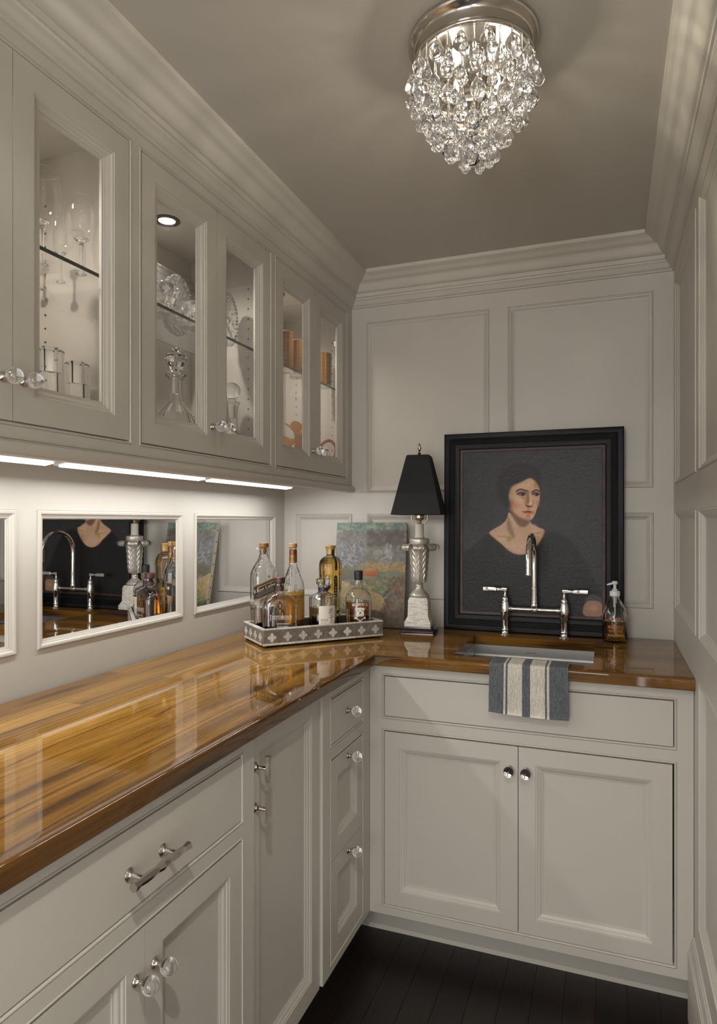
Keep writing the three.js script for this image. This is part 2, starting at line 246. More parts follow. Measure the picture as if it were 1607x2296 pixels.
// light rail: rounded lip under the cupboards
{
  const t = thing('light_rail', 'long rounded grey lip under the glazed wall cupboards', 'moulding');
  const prof = [[0, 0.0285], [0.003, 0.0275], [0.008, 0.0262], [0.0135, 0.0215], [0.0155, 0.0150], [0.0150, 0.008], [0.012, 0.003], [0.006, 0.0003], [0, 0], [-0.010, 0], [-0.010, 0.0285]], o = [];
  for (let j = 0; j < prof.length; j++) { const a = prof[j], b = prof[(j + 1) % prof.length]; quad(o, [0.288 + a[0], 1.449 + a[1], 0.001], [0.288 + b[0], 1.449 + b[1], 0.001], [0.288 + b[0], 1.449 + b[1], 2.0], [0.288 + a[0], 1.449 + a[1], 2.0]); }
  mesh('rail', fromTriangles(o, 0.5), M.paint, t);
  mesh('end_cap', new THREE.ExtrudeGeometry(new THREE.Shape(V2(prof)), { depth: 0.001, bevelEnabled: false }).translate(0.288, 1.449, 2.0), M.paint, t);
}
// linear lamps under the cupboards
const stripGlow = std({ color: 0x222222, emissive: STRIP.color, emissiveIntensity: 3.0, roughness: 0.5 });
const places = ['nearest the picture corner', 'in the middle of the row', 'at the panelled back wall'];
[[1.40, 1.98], [0.80, 1.38], [0.20, 0.78]].forEach(([a, b], i) => {
  const t = thing('under_cabinet_light', 'slim white strip light under the wall cupboards, the one ' + places[i], 'light', [0.104, 1.458, (a + b) / 2]), l = b - a;
  mesh('housing', box(-0.02, 0.004, -l / 2, 0.02, 0.0215, l / 2), M.white, t); mesh('diffuser', box(-0.013, 0.0, -l / 2 + 0.01, 0.013, 0.004, l / 2 - 0.01, 0), stripGlow, t);
  const q = new THREE.RectAreaLight(STRIP.color, STRIP.nits, 0.026, l - 0.02); q.position.set(0, -0.001, 0); q.rotation.x = -Math.PI / 2; t.add(q); t.rotation.z = R(10);   // tilted towards the room
});
// spots in the cupboards
function puck(z, where) {
  const t = thing('puck_light', 'small round recessed spot with dark rim inside ' + where, 'light', [0.115, 2.182, z]);
  mesh('trim_ring', lathe([[0.023, -0.001], [0.025, -0.004], [0.034, -0.005], [0.0365, -0.003], [0.037, 0], [0.023, 0]], 40), M.bronze, t);
  mesh('lens', cyl(0.023, 0.023, 0.001, 40).translate(0, -0.0015, 0), std({ color: 0x333333, emissive: PUCK.color, emissiveIntensity: 8 }), t);
  const l = new THREE.SpotLight(PUCK.color, PUCK.cd, 0, R(75), 0.6); l.position.set(0, -0.008, 0); l.target.position.set(0, -1, 0); l.castShadow = true; l.shadow.radius = 1; t.add(l, l.target);
}
puck(1.672, 'the cupboard of stemware, out of view'); puck(1.0, 'the cupboard of cut crystal'); puck(0.35, 'the cupboard of amber glass, out of view');  // first and third are out of view, placed to light the cupboard insides

// base cupboards
function baseUnit(name, label, category, pos, turn, w, openings, y0 = 0.1, inset = 0) {
  const t = thing(name, label, category, pos, turn);
  faceFrame(t, 0, y0, w, 0.8815, openings); for (const [nm, a, b, c, d, e, f] of [['side_panel', 0.002, y0 + 0.002, -0.555, 0.018, 0.88, -0.0205], ['side_panel', w - 0.018, y0 + 0.002, -0.555, w - 0.002, 0.88, -0.0205], ['bottom_panel', 0.0185, y0 + 0.002, -0.555, w - 0.0185, y0 + 0.018, -0.0205], ['back_panel', 0.0185, y0 + 0.0185, -0.555, w - 0.0185, 0.88, -0.545]]) mesh(nm, box(a, b, c, d, e, f, 0), M.inside, t); return t;
}
const XB = 0.578;
function twistBar(len) { const g = new THREE.CylinderGeometry(0.0078, 0.0078, len, 6, 10).toNonIndexed(), p = g.attributes.position; for (let i = 0; i < p.count; i++) { const x = p.getX(i), y = p.getY(i), z = p.getZ(i), a = y / len * 3.2 * Math.PI, k = 0.86 + 0.14 * Math.cos(y / len * Math.PI * 8); p.setXYZ(i, (x * Math.cos(a) - z * Math.sin(a)) * k, y, (x * Math.sin(a) + z * Math.cos(a)) * k); } return toCreasedNormals(g, 0.2); }
function pull(parent, x, y, len, span, vertical) {
  const rot = vertical ? undefined : [0, 0, Math.PI / 2]; mesh('pull_bar', twistBar(len), M.nickel, parent, [x, y, 0.032], rot);
  for (const s of [-1, 1]) mesh('pull_post', lathe([[0, 0], [0.0105, 0], [0.0105, 0.0015], [0.0065, 0.0045], [0.0048, 0.008], [0.0044, 0.028], [0, 0.028]], 20).rotateX(Math.PI / 2), M.nickel, parent, [x + (vertical ? 0 : s * span / 2), y + (vertical ? s * span / 2 : 0), 0]);
}
{ // wide unit at the left: drawer over two doors; local x = 2.03 - z
  const o = (z) => 2.03 - z, t = baseUnit('base_cupboard', 'wide grey base cupboard with one drawer above two panelled doors', 'cabinet', [XB, 0, 2.03], Math.PI / 2, 2.03 - 1.3215, [[o(1.981), 0.7145, o(1.3745), 0.8445], [o(1.981), 0.13, o(1.3745), 0.671]]);
  const dr = front(t, 'drawer', [o(1.981), 0.7145, o(1.3745), 0.8445], 0, { flat: true }); pull(dr, o(1.6735), 0.774, 0.142, 0.084, false);
  const a = front(t, 'door', [o(1.981), 0.13, o(1.6768), 0.671], 0.045, { top: 0.05 }), b = front(t, 'door', [o(1.6752), 0.13, o(1.3745), 0.671], 0.044, { top: 0.05 });
  knob(a, o(1.6995), 0.596); knob(b, o(1.6525), 0.596);
  mesh('toe_board', box(0.0, 0.0, -0.09, 2.03 - 1.3215, 0.0995, -0.075, 0), M.paint, t);
}
{ // tall plain panel hiding an appliance
  const t = thing('appliance_front', 'tall narrow grey panelled front with one vertical twisted bar pull', 'cabinet', [0.570, 0, 1.3190], Math.PI / 2), w = 1.3190 - 0.9620, o = (z) => 1.3190 - z;
  const d = front(t, 'door', [0.001, 0.095, w - 0.001, 0.874], 0.045, { sideA: o(1.284), sideB: w - o(1.0085), top: 0.045, bottom: 0.05 });
  mesh('appliance_body', box(0.004, 0.10, -0.5, w - 0.004, 0.875, -0.0215, 0), M.inside, t); mesh('toe_board', box(0.0, 0.0, -0.09, w, 0.0935, -0.07, 0), M.paint, t);
  pull(d, o(1.304), 0.756, 0.142, 0.088, true);
}
{ // three drawers in the corner
  const t = baseUnit('drawer_unit', 'narrow grey unit of three drawers with crystal knobs in the corner', 'drawers', [XB, 0, 0.9590], Math.PI / 2, 0.9590 - 0.5925, [[0.9590 - 0.8995, 0.7205, 0.9590 - 0.6585, 0.843], [0.9590 - 0.8995, 0.128, 0.9590 - 0.6585, 0.676]]), o = (z) => 0.9590 - z;
  knob(front(t, 'drawer', [o(0.8995), 0.7205, o(0.6585), 0.843], 0, { flat: true }), o(0.783), 0.784);
  knob(front(t, 'drawer', [o(0.8995), 0.4008, o(0.6585), 0.676], 0.045, { top: 0.055, bottom: 0.05 }), o(0.778), 0.652);
  knob(front(t, 'drawer', [o(0.8995), 0.128, o(0.6585), 0.3992], 0.045, { top: 0.052, bottom: 0.05 }), o(0.778), 0.378);
  mesh('toe_board', box(0.0, 0.0, -0.09, 0.9590 - 0.52, 0.0995, -0.075, 0), M.paint, t);
}
{ // sink cupboard on the back wall
  const x0 = XB + 0.0005, t = baseUnit('sink_cupboard', 'grey sink cupboard with a long fixed drawer front above two panelled doors', 'cabinet', [x0, 0, 0.592], 0, 1.4968 - x0, [[0.628 - x0, 0.7215, 1.4475 - x0, 0.8445], [0.628 - x0, 0.1325, 1.4475 - x0, 0.6725]]);
  front(t, 'drawer_front', [0.628 - x0, 0.7215, 1.4475 - x0, 0.8445], 0, { flat: true });
  const a = front(t, 'door', [0.628 - x0, 0.1325, 1.0365 - x0, 0.6725], 0.048, { bottom: 0.044 }), b = front(t, 'door', [1.0385 - x0, 0.1325, 1.4455 - x0, 0.6725], 0.048, { bottom: 0.044 });
  knob(a, 1.0135 - x0, 0.606); knob(b, 1.0615 - x0, 0.606);
  mesh('toe_board', box(-0.16, 0.0, -0.093, 1.497 - x0, 0.0995, -0.078, 0), M.paint, t);
}
// ------------------------------------------------------------------ worktop of glued staves
const TOP = 0.914;
{
  const t = thing('worktop', 'glossy honey brown wooden worktop running round the corner', 'worktop'), r = rng(77);
  // a stave: [across, height] profile swept between two ends that may be slanted
  function stave(prof, map, a0, a1, uo, vo) {
    const pos = [], uv = [], n = prof.length;
    const P = (j, e) => { const [t0, y] = prof[j]; return map(e ? a1(t0) : a0(t0), t0, y); };
    for (let j = 0; j < n; j++) { const k = (j + 1) % n, q = [P(j, 0), P(j, 1), P(k, 1), P(k, 0)], s0 = a0(prof[j][0]), s1 = a1(prof[j][0]), v0 = prof[j][0] + (TOP - prof[j][1]), v1 = prof[k][0] + (TOP - prof[k][1]); quad(pos, ...q); uv.push(s0 + uo, v0 + vo, s1 + uo, v0 + vo, s1 + uo, v1 + vo, s0 + uo, v0 + vo, s1 + uo, v1 + vo, a0(prof[k][0]) + uo, v1 + vo); }
    for (const e of [0, 1]) for (let j = 1; j + 1 < n; j++) { const tri = e ? [0, j, j + 1] : [0, j + 1, j]; for (const i of tri) { pos.push(...P(i, e)); uv.push(prof[i][1] + uo, prof[i][0] + vo); } }
    const g = new THREE.BufferGeometry(); g.setAttribute('position', new THREE.BufferAttribute(new Float32Array(pos), 3)); g.setAttribute('uv', new THREE.BufferAttribute(new Float32Array(uv), 2)); return toCreasedNormals(g, 0.5);
  }
  const Y0 = 0.882, flat = (a, b) => [[a, Y0], [a, TOP - 0.0002], [a + 0.0003, TOP], [b - 0.0003, TOP], [b, TOP - 0.0002], [b, Y0]];
  const nosed = (a, b) => { const p = [[a, Y0], [a, TOP - 0.0002], [a + 0.0003, TOP]]; for (let i = 0; i <= 5; i++) { const q = i / 5 * Math.PI / 2; p.push([b - 0.0055 + 0.0055 * Math.sin(q), TOP - 0.0055 + 0.0055 * Math.cos(q)]); } p.push([b, Y0 + 0.002], [b - 0.002, Y0]); return p; };
  const inv = (p) => p.slice().reverse();
  // left run: across = x, along = z; mitred from the inner corner to the wall corner
  const LX = [-0.012, 0.075, 0.168, 0.252, 0.345, 0.430, 0.505, 0.576, 0.604], mz = (x) => 0.003 + (x + 0.012) * (0.618 - 0.003) / 0.616;
  for (let i = 0; i + 1 < LX.length; i++) {
    const last = i + 2 === LX.length, prof = last ? nosed(LX[i], LX[i + 1]) : flat(LX[i], LX[i + 1]), cut = 0.75 + r() * 0.8, m = () => boardMats[Math.floor(r() * 4)];
    const mapL = (s, a, y) => [a, y, s];
    if (last) mesh('stave', stave(inv(prof), mapL, (a) => mz(a), () => 2.05, r() * 3, r()), boardMats[4], t);
    else { mesh('stave', stave(inv(prof), mapL, (a) => mz(a), () => cut, r() * 3, r()), m(), t); mesh('stave', stave(inv(prof), mapL, () => cut + 0.0003, () => 2.05, r() * 3, r()), m(), t); }
  }
  // back run: across = z, along = x; the sink opening is 0.828..1.242 by 0.146..0.537
  const BZ = [0.003, 0.074, 0.146, 0.25, 0.345, 0.44, 0.537, 0.592, 0.618], mx = (z) => -0.012 + (z - 0.003) * 0.616 / (0.618 - 0.003) + 0.0004, mapB = (s, a, y) => [s, y, a];
  for (let i = 0; i + 1 < BZ.length; i++) {
    const last = i + 2 === BZ.length, prof = last ? nosed(BZ[i], BZ[i + 1]) : flat(BZ[i], BZ[i + 1]), m = boardMats[[3, 1, 3, 1, 0, 3, 1, 3][i]];
    if (i >= 2 && i <= 5) { mesh('stave', stave(prof, mapB, (z) => mx(z), () => 0.828, r() * 3, r()), m, t); mesh('stave', stave(prof, mapB, () => 1.242, () => 1.4968, r() * 3, r()), boardMats[[1, 3, 1, 3, 3, 1][i]], t); }
    else mesh('stave', stave(prof, mapB, (z) => mx(z), () => 1.4968, r() * 3, r()), last ? boardMats[3] : m, t);
  }
}

// ------------------------------------------------------------------ sink, towel, tap, soap
{
  const t = thing('sink', 'brushed steel undermount sink set into the wooden worktop', 'sink', [0, 0, 0]), x0 = 0.826, x1 = 1.244, z0 = 0.144, z1 = 0.539, yt = 0.8812, yb = 0.69, w = 0.0015;
  mesh('basin_wall', box(x0 - w, yb, z0 - w, x1 + w, yt, z0, 0), M.steel, t); mesh('basin_wall', box(x0 - w, yb, z1, x1 + w, yt, z1 + w, 0), M.steel, t);
  mesh('basin_wall', box(x0 - w, yb, z0, x0, yt, z1, 0), M.steel, t); mesh('basin_wall', box(x1, yb, z0, x1 + w, yt, z1, 0), M.steel, t);
  mesh('basin_floor', box(x0, yb, z0, x1, yb + w, z1, 0), M.steel, t);
  mesh('ledge', box(x0 + 0.001, 0.835, z0, x1 - 0.001, 0.845, z0 + 0.012, 0.001), M.steel, t); mesh('ledge', box(x0 + 0.001, 0.835, z1 - 0.012, x1 - 0.001, 0.845, z1, 0.001), M.steel, t);
  mesh('drain', lathe([[0, 0.001], [0.03, 0.001], [0.04, 0.003], [0.043, 0.0025], [0.044, 0]], 32), M.chrome, t, [1.035, yb + w, 0.34]);
  const kt = canvasTex(256, 64, (c, W, H) => { c.clearRect(0, 0, W, H); c.fillStyle = '#3a3835'; c.font = 'bold 44px sans-serif'; c.textAlign = 'center'; c.textBaseline = 'middle'; const s = 'KOHLER'; for (let i = 0; i < 6; i++) c.fillText(s[i], W * (0.1 + i * 0.16), H / 2); });
  mesh('maker_mark', new THREE.PlaneGeometry(0.036, 0.008), std({ map: kt, transparent: true, roughness: 0.4, metalness: 0.4 }), t, [1.026, 0.8615, z0 + 0.0004]);
}
{ // folded towel: a sheet with thickness over the front stave
  const t = thing('tea_towel', 'folded blue and cream striped tea towel hanging over the sink edge', 'towel'), x0 = 0.9595, x1 = 1.1785;
  const tx = canvasTex(1024, 512, (c, W, H) => {
    c.fillStyle = '#d6cec0'; c.fillRect(0, 0, W, H); for (const [a, b] of [[0, 0.19], [0.215, 0.24], [0.425, 0.527], [0.713, 0.737], [0.766, 1]]) { c.fillStyle = '#50545a'; c.fillRect(a * W, 0, (b - a) * W, H); }
    const r = rng(9); for (let i = 0; i < 30000; i++) { const x = r() * W, y = r() * H, l = 6 + r() * 26, d = r(); c.fillStyle = d < 0.5 ? 'rgba(30,31,36,.2)' : 'rgba(235,232,226,.13)'; c.fillRect(x, y, 1.2, l); } for (let i = 0; i < 9000; i++) { c.fillStyle = r() < 0.5 ? 'rgba(30,30,40,.09)' : 'rgba(250,248,240,.09)'; c.fillRect(r() * W, r() * H, 8 + r() * 18, 1.1); }
  });
  const path = []; const A = (z, y) => path.push([z, y]);
  for (let y = 0.852; y < 0.908; y += 0.009) A(0.5295, y); for (let i = 0; i <= 6; i++) { const q = i / 6 * Math.PI / 2; A(0.5375 - 0.008 * Math.cos(q), 0.9085 + 0.0085 * Math.sin(q)); } for (let z = 0.548; z < 0.61; z += 0.012) A(z, 0.917);
  for (let i = 0; i <= 7; i++) { const q = i / 7 * Math.PI / 2; A(0.613 + 0.009 * Math.sin(q), 0.908 + 0.009 * Math.cos(q)); } for (let y = 0.898; y > 0.778; y -= 0.01) A(0.6225 + 0.0015 * Math.sin((0.9 - y) * 30), y); A(0.6245, 0.7765);
  const N = path.length, nx = 40, nz = valueNoise(3), pos = [], uv = [], idx = []; let len = [0]; for (let i = 1; i < N; i++) len.push(len[i - 1] + Math.hypot(path[i][0] - path[i - 1][0], path[i][1] - path[i - 1][1]));
  for (const side of [0, 1]) for (let i = 0; i < N; i++) for (let j = 0; j <= nx; j++) {
    const a = path[Math.max(0, i - 1)], b = path[Math.min(N - 1, i + 1)], L = Math.hypot(b[0] - a[0], b[1] - a[1]), nzv = -(b[1] - a[1]) / L, nyv = (b[0] - a[0]) / L, u = j / nx, hang = Math.max(0, i - N + 14) / 14;
    const wav = hang * (0.0032 * Math.sin(u * 9 + 0.8) + 0.002 * nz(u * 6, i * 0.25)) + 0.0006 * nz(u * 12, i * 0.6), th = side ? 0.0022 + wav : -0.0022 + wav * (hang > 0 ? 0.9 : 0);
    const dip = i >= N - 2 ? -0.003 * Math.sin(u * Math.PI) - 0.004 * u : -hang * 0.003 * Math.sin(u * Math.PI) - hang * 0.004 * u;
    pos.push(x0 + (x1 - x0) * u + hang * (u - 0.5) * 0.004, path[i][1] + nyv * Math.max(th, -0.002) + dip, path[i][0] + nzv * Math.max(th, -0.002)); uv.push(u, len[i] / len[N - 1]);
  }
  const S = N * (nx + 1), W = nx + 1; for (let i = 0; i + 1 < N; i++) for (let j = 0; j < nx; j++) { const a = i * W + j; idx.push(a + S, a + W + S, a + 1 + S, a + 1 + S, a + W + S, a + W + 1 + S, a, a + 1, a + W, a + 1, a + W + 1, a + W); }
  for (let j = 0; j < nx; j++) for (const i of [0, N - 1]) { const a = i * W + j; idx.push(a, a + S, a + 1, a + 1, a + S, a + 1 + S); } for (let i = 0; i + 1 < N; i++) for (const j of [0, nx]) { const a = i * W + j; idx.push(a, a + W, a + S, a + S, a + W, a + W + S); }
  const g = new THREE.BufferGeometry(); g.setAttribute('position', new THREE.BufferAttribute(new Float32Array(pos), 3)); g.setAttribute('uv', new THREE.BufferAttribute(new Float32Array(uv), 2)); g.setIndex(idx); g.computeVertexNormals();
  const weave = dataTex(128, 128, (x, y) => { const v = 128 + 80 * Math.sin(x * Math.PI / 2) * (y % 4 < 2 ? 1 : -1) * (0.5 + n1(x, y)); return [v, v, v]; }, false); weave.repeat.set(6, 6);
  mesh('cloth', g, std({ map: tx, roughness: 0.95, bumpMap: weave, bumpScale: 0.0002, side: THREE.DoubleSide }), t);
}
{ // two-pillar bridge tap
  const t = thing('bridge_tap', 'chrome bridge tap with two lever handles and a high arched spout', 'tap', [1.032, TOP, 0.092]), c = M.chrome;
  const pillar = [[0, 0], [0.0225, 0], [0.0225, 0.0025], [0.021, 0.004], [0.0135, 0.005], [0.0135, 0.017], [0.0145, 0.018], [0.0145, 0.021], [0.0128, 0.022], [0.0124, 0.055], [0.0132, 0.056], [0.0135, 0.060], [0.0160, 0.073], [0.0172, 0.085], [0.0170, 0.098], [0.0155, 0.110], [0.0135, 0.118], [0.0142, 0.119], [0.0142, 0.123], [0.0112, 0.124], [0.0118, 0.127], [0.0122, 0.133], [0.0098, 0.139], [0.0062, 0.142], [0.0072, 0.1435], [0.0072, 0.1455], [0.0042, 0.147], [0.0042, 0.158], [0.0056, 0.1595], [0.0056, 0.162], [0, 0.163]];
  for (const s of [-1, 1]) {
    mesh('pillar', lathe(pillar, 40), c, t, [s * 0.104, 0, 0]);
    const arm = [[0.0, 0.0062], [0.010, 0.0062], [0.018, 0.0042], [0.028, 0.0042], [0.036, 0.0078], [0.074, 0.0085], [0.080, 0.0080]], rows = arm.map(([x, r]) => [x, r, 0.0048 + (x > 0.03 ? 0.0015 : -0.0008), 5]);
    const h = loft([[-0.007, 1e-5, 1e-5, 2], [-0.006, 0.0055, 0.0035, 4], ...rows, [0.081, 1e-5, 1e-5, 2]], 24, 0.5); h.rotateZ(-Math.PI / 2);
    const lever = mesh('lever', h, c, t, [s * 0.104, 0.1655, 0]); lever.rotation.y = s > 0 ? -0.02 : Math.PI - 0.03;
  }
  mesh('bridge', mergeGeometries([cyl(0.0072, 0.0072, 0.208, 28).rotateZ(Math.PI / 2).translate(0, 0.096, 0), lathe([[0.0072, -0.014], [0.0102, -0.012], [0.0112, 0], [0.0102, 0.012], [0.0072, 0.014]], 28).rotateZ(Math.PI / 2).translate(0, 0.096, 0), lathe([[0.0072, -0.008], [0.0098, -0.006], [0.0072, 0.012]], 24).rotateZ(Math.PI / 2).translate(-0.083, 0.096, 0), lathe([[0.0072, 0.008], [0.0098, 0.006], [0.0072, -0.012]], 24).rotateZ(Math.PI / 2).translate(0.083, 0.096, 0)]), c, t);
  mesh('spout_collar', lathe([[0.0098, 0.100], [0.0125, 0.106], [0.0125, 0.116], [0.0108, 0.119], [0.0118, 0.121], [0.0118, 0.124], [0.0108, 0.126], [0.0108, 0.172], [0.0114, 0.173], [0.0114, 0.176], [0.0098, 0.177]], 32), c, t);
  const pts = [[0, 0.10, 0], [0, 0.17, 0], [0, 0.24, 0]], Rr = 0.094, cy = 0.272; for (let i = 0; i <= 16; i++) { const a = Math.PI - i / 16 * Math.PI; pts.push([0, cy + Rr * Math.sin(a), Rr + Rr * Math.cos(a)]); } pts.push([0, 0.255, 2 * Rr], [0, 0.238, 2 * Rr]);
  mesh('spout', tube(pts, 0.0098, 120, 24), c, t); mesh('aerator', lathe([[0, 0], [0.0095, 0], [0.0104, 0.001], [0.0104, 0.007], [0.0098, 0.008]], 28), c, t, [0, 0.2335, 2 * Rr]);
}
{ // soap dispenser
  const t = thing('soap_dispenser', 'clear glass soap bottle with white pump and orange lettering', 'soap bottle', [1.3045, TOP + 0.0005, 0.0985], 0.25);
  const rows = [[0, 0.036, 0.036, 2], [0.003, 0.040, 0.040, 2], [0.008, 0.0415, 0.0415, 2], [0.07, 0.0418, 0.0418, 2], [0.086, 0.041, 0.041, 2], [0.10, 0.0385, 0.0385, 2], [0.115, 0.034, 0.034, 2], [0.130, 0.0275, 0.0275, 2], [0.143, 0.020, 0.020, 2], [0.150, 0.0155, 0.0155, 2], [0.155, 0.0145, 0.0145, 2], [0.160, 0.0145, 0.0145, 2]];
  mesh('bottle_glass', shell(rows, 0.003, 0.006), M.glass, t); mesh('soap', liquid(rows, 0.071, 0.0034, 0.0066), phy({ color: 0xffffff, transmission: 1, thickness: 0.05, ior: 1.36, roughness: 0, attenuationColor: lin(0.86, 0.72, 0.32), attenuationDistance: 0.06 }), t);
  mesh('pump_collar', lathe([[0, 0.156], [0.0165, 0.156], [0.0172, 0.158], [0.0172, 0.172], [0.0155, 0.174], [0.010, 0.175], [0.009, 0.181], [0, 0.182]], 36), M.white, t);
  mesh('pump_head', mergeGeometries([lathe([[0.005, 0.178], [0.005, 0.196], [0.0095, 0.198], [0.010, 0.203], [0.008, 0.2085], [0, 0.209]], 24), loft([[0, 0.0045, 0.0042, 3], [0.018, 0.0035, 0.0035, 3], [0.026, 0.002, 0.0022, 3]].map(([y, a, b, n]) => [y, a, b, n]), 16).rotateZ(Math.PI / 2 + 0.28).translate(-0.002, 0.2025, 0)].map((g) => { const q = g.index ? g.toNonIndexed() : g; for (const k of Object.keys(q.attributes)) if (!['position', 'normal', 'uv'].includes(k)) q.deleteAttribute(k); return q; })), M.white, t);
  mesh('dip_tube', cyl(0.0028, 0.0028, 0.14, 12).translate(0, 0.085, 0), std({ color: 0xdad9d2, roughness: 0.5 }), t); mesh('pump_barrel', cyl(0.0065, 0.006, 0.024, 16).translate(0, 0.143, 0), std({ color: 0xdedcd6, roughness: 0.5 }), t);
  const tx = canvasTex(1024, 512, (c, W, H) => { c.clearRect(0, 0, W, H); c.fillStyle = '#b8763e'; c.textAlign = 'center'; c.textBaseline = 'middle'; [['SAVON', 108, 58], ['DE', 62, 148], ['MARSEILLE', 108, 236], ['EXTRA PUR', 96, 330], ['OLIVE LAVANDE', 78, 420]].forEach(([s, z, y]) => { c.font = 'bold ' + z + 'px sans-serif'; c.fillText(s, W / 2, y, W * 0.96); }); });
  mesh('lettering', new THREE.CylinderGeometry(0.0421, 0.0421, 0.078, 48, 1, true, -1.15, 2.3).translate(0, 0.051, 0), std({ map: tx, transparent: true, roughness: 0.6, side: THREE.DoubleSide }), t, undefined, [0, -0.18, 0]);
}
// ------------------------------------------------------------------ pictures
const pl = (s) => s.split(' ').map((q) => q.split(',').map((v) => v / 1000));
{
  const t = thing('portrait_painting', 'dark oil portrait of a woman in a black dress in a ribbed black frame', 'painting', [1.0115, TOP + 0.0005, 0.016]), W = 0.648, H = 0.752; t.rotation.x = -0.0135;
  const tx = canvasTex(1024, 1210, (c, w, h) => {
    const r = rng(42), P = (q) => [q[0] * w, q[1] * h], poly = (s, f, b = 0) => { const a = pl(s).map(P); c.save(); if (b) c.filter = 'blur(' + b + 'px)'; c.beginPath(); const n = a.length; c.moveTo((a[0][0] + a[n - 1][0]) / 2, (a[0][1] + a[n - 1][1]) / 2); for (let i = 0; i < n; i++) { const q = a[(i + 1) % n]; c.quadraticCurveTo(a[i][0], a[i][1], (a[i][0] + q[0]) / 2, (a[i][1] + q[1]) / 2); } c.closePath(); c.fillStyle = f; c.fill(); c.restore(); };
    const stroke = (s, col, lw, b = 0) => { const a = pl(s).map(P); c.save(); if (b) c.filter = 'blur(' + b + 'px)'; c.strokeStyle = col; c.lineWidth = lw; c.lineCap = 'round'; c.lineJoin = 'round'; c.beginPath(); c.moveTo(...a[0]); for (let i = 1; i < a.length - 1; i++) c.quadraticCurveTo(...a[i], (a[i][0] + a[i + 1][0]) / 2, (a[i][1] + a[i + 1][1]) / 2); c.lineTo(...a[a.length - 1]); c.stroke(); c.restore(); };
    const dab = (u, v, ru, rv, col, b = 6, rot = 0) => { c.save(); c.filter = 'blur(' + b + 'px)'; c.translate(u / 1000 * w, v / 1000 * h); c.rotate(rot); c.fillStyle = col; c.beginPath(); c.ellipse(0, 0, ru, rv, 0, 0, 7); c.fill(); c.restore(); };
    c.fillStyle = '#343435'; c.fillRect(0, 0, w, h);
    for (let i = 0; i < 2600; i++) { const x = r() * w, y = r() * h, a = r() * 6.3, l = 14 + r() * 50, k = 30 + r() * 36; c.strokeStyle = `rgba(${k},${k},${k + 1},.2)`; c.lineWidth = 4 + r() * 12; c.beginPath(); c.moveTo(x, y); c.quadraticCurveTo(x + l * Math.cos(a), y + l * Math.sin(a), x + l * Math.cos(a + 0.6), y + l * Math.sin(a + 0.6)); c.stroke(); }
    poly('-60,1080 -40,720 30,620 120,560 210,500 330,560 440,650 560,600 606,500 700,500 800,560 880,660 950,800 1040,900 1060,1080', '#1d1d1e', 10); // dress
    for (let i = 0; i < 700; i++) { const x = r() * w, y = (0.62 + r() * 0.38) * h, k = 22 + r() * 22; c.strokeStyle = `rgba(${k},${k},${k + 1},.2)`; c.lineWidth = 3 + r() * 8; c.beginPath(); c.moveTo(x, y); c.lineTo(x + r() * 30 - 15, y + 30 + r() * 50); c.stroke(); }
    // neck and shoulders
    poly('341,375 357,385 396,418 446,433 500,430 507,448 543,466 600,484 605,493 592,526 567,563 535,597 496,628 443,642 389,639 339,615 282,570 233,540 188,507 229,484 282,462 322,431 336,406', '#c9a486', 2);
    dab(310, 532, 50, 28, 'rgba(214,178,146,.8)', 16); dab(420, 590, 90, 40, 'rgba(208,170,142,.8)', 18); dab(545, 510, 40, 30, 'rgba(216,182,150,.8)', 12); dab(300, 480, 40, 22, 'rgba(196,160,134,.7)', 12);
    poly('339,286 368,317 372,360 411,400 453,424 500,433 490,452 450,478 415,462 376,412 350,378', 'rgba(120,86,68,.92)', 6);
    poly('339,388 357,455 396,538 368,535 339,498 329,455', 'rgba(132,104,70,.75)', 7); stroke('268,530 325,527 375,542', 'rgba(150,124,52,.55)', 10, 5); stroke('525,512 552,508 580,503', 'rgba(160,128,56,.7)', 9, 4); stroke('335,600 390,634 440,640', 'rgba(176,120,74,.5)', 8, 4); stroke('188,507 233,540 282,572 339,617', 'rgba(120,78,48,.7)', 7, 3); stroke('600,494 590,528 566,564 535,597', 'rgba(178,120,60,.8)', 9, 3); dab(345, 545, 16, 22, 'rgba(150,120,40,.6)', 8);
    stroke('350,395 372,440 400,470', 'rgba(214,184,156,.6)', 12, 6); dab(440, 490, 30, 26, 'rgba(196,158,132,.8)', 10); dab(525, 470, 30, 18, 'rgba(205,172,146,.7)', 9);
    // face
    poly('354,210 389,202 436,189 471,173 496,165 518,170 543,190 564,215 570,248 570,281 566,312 553,345 541,378 532,400 518,418 500,432 471,433 432,421 396,403 368,378 354,357 348,329 339,283 343,252 348,228', '#d6aa88', 1.6);
    dab(360, 260, 22, 60, 'rgba(196,158,116,.85)', 12); dab(470, 215, 70, 30, 'rgba(222,184,148,.9)', 14); dab(415, 300, 34, 24, 'rgba(224,190,164,.85)', 12); dab(540, 215, 16, 26, 'rgba(190,120,82,.7)', 8); dab(553, 318, 12, 40, 'rgba(196,124,92,.75)', 8); dab(385, 335, 30, 30, 'rgba(190,122,86,.6)', 15); dab(425, 385, 40, 26, 'rgba(214,170,140,.8)', 14); dab(545, 295, 14, 20, 'rgba(216,170,146,.8)', 8);
    stroke('346,300 352,345 372,378 402,404 440,422 478,431', 'rgba(126,84,66,.85)', 13, 6); dab(362, 330, 13, 40, 'rgba(146,84,66,.65)', 9, 0.1); dab(490, 428, 26, 9, 'rgba(150,90,96,.6)', 5); dab(482, 414, 22, 9, 'rgba(196,134,116,.8)', 6);
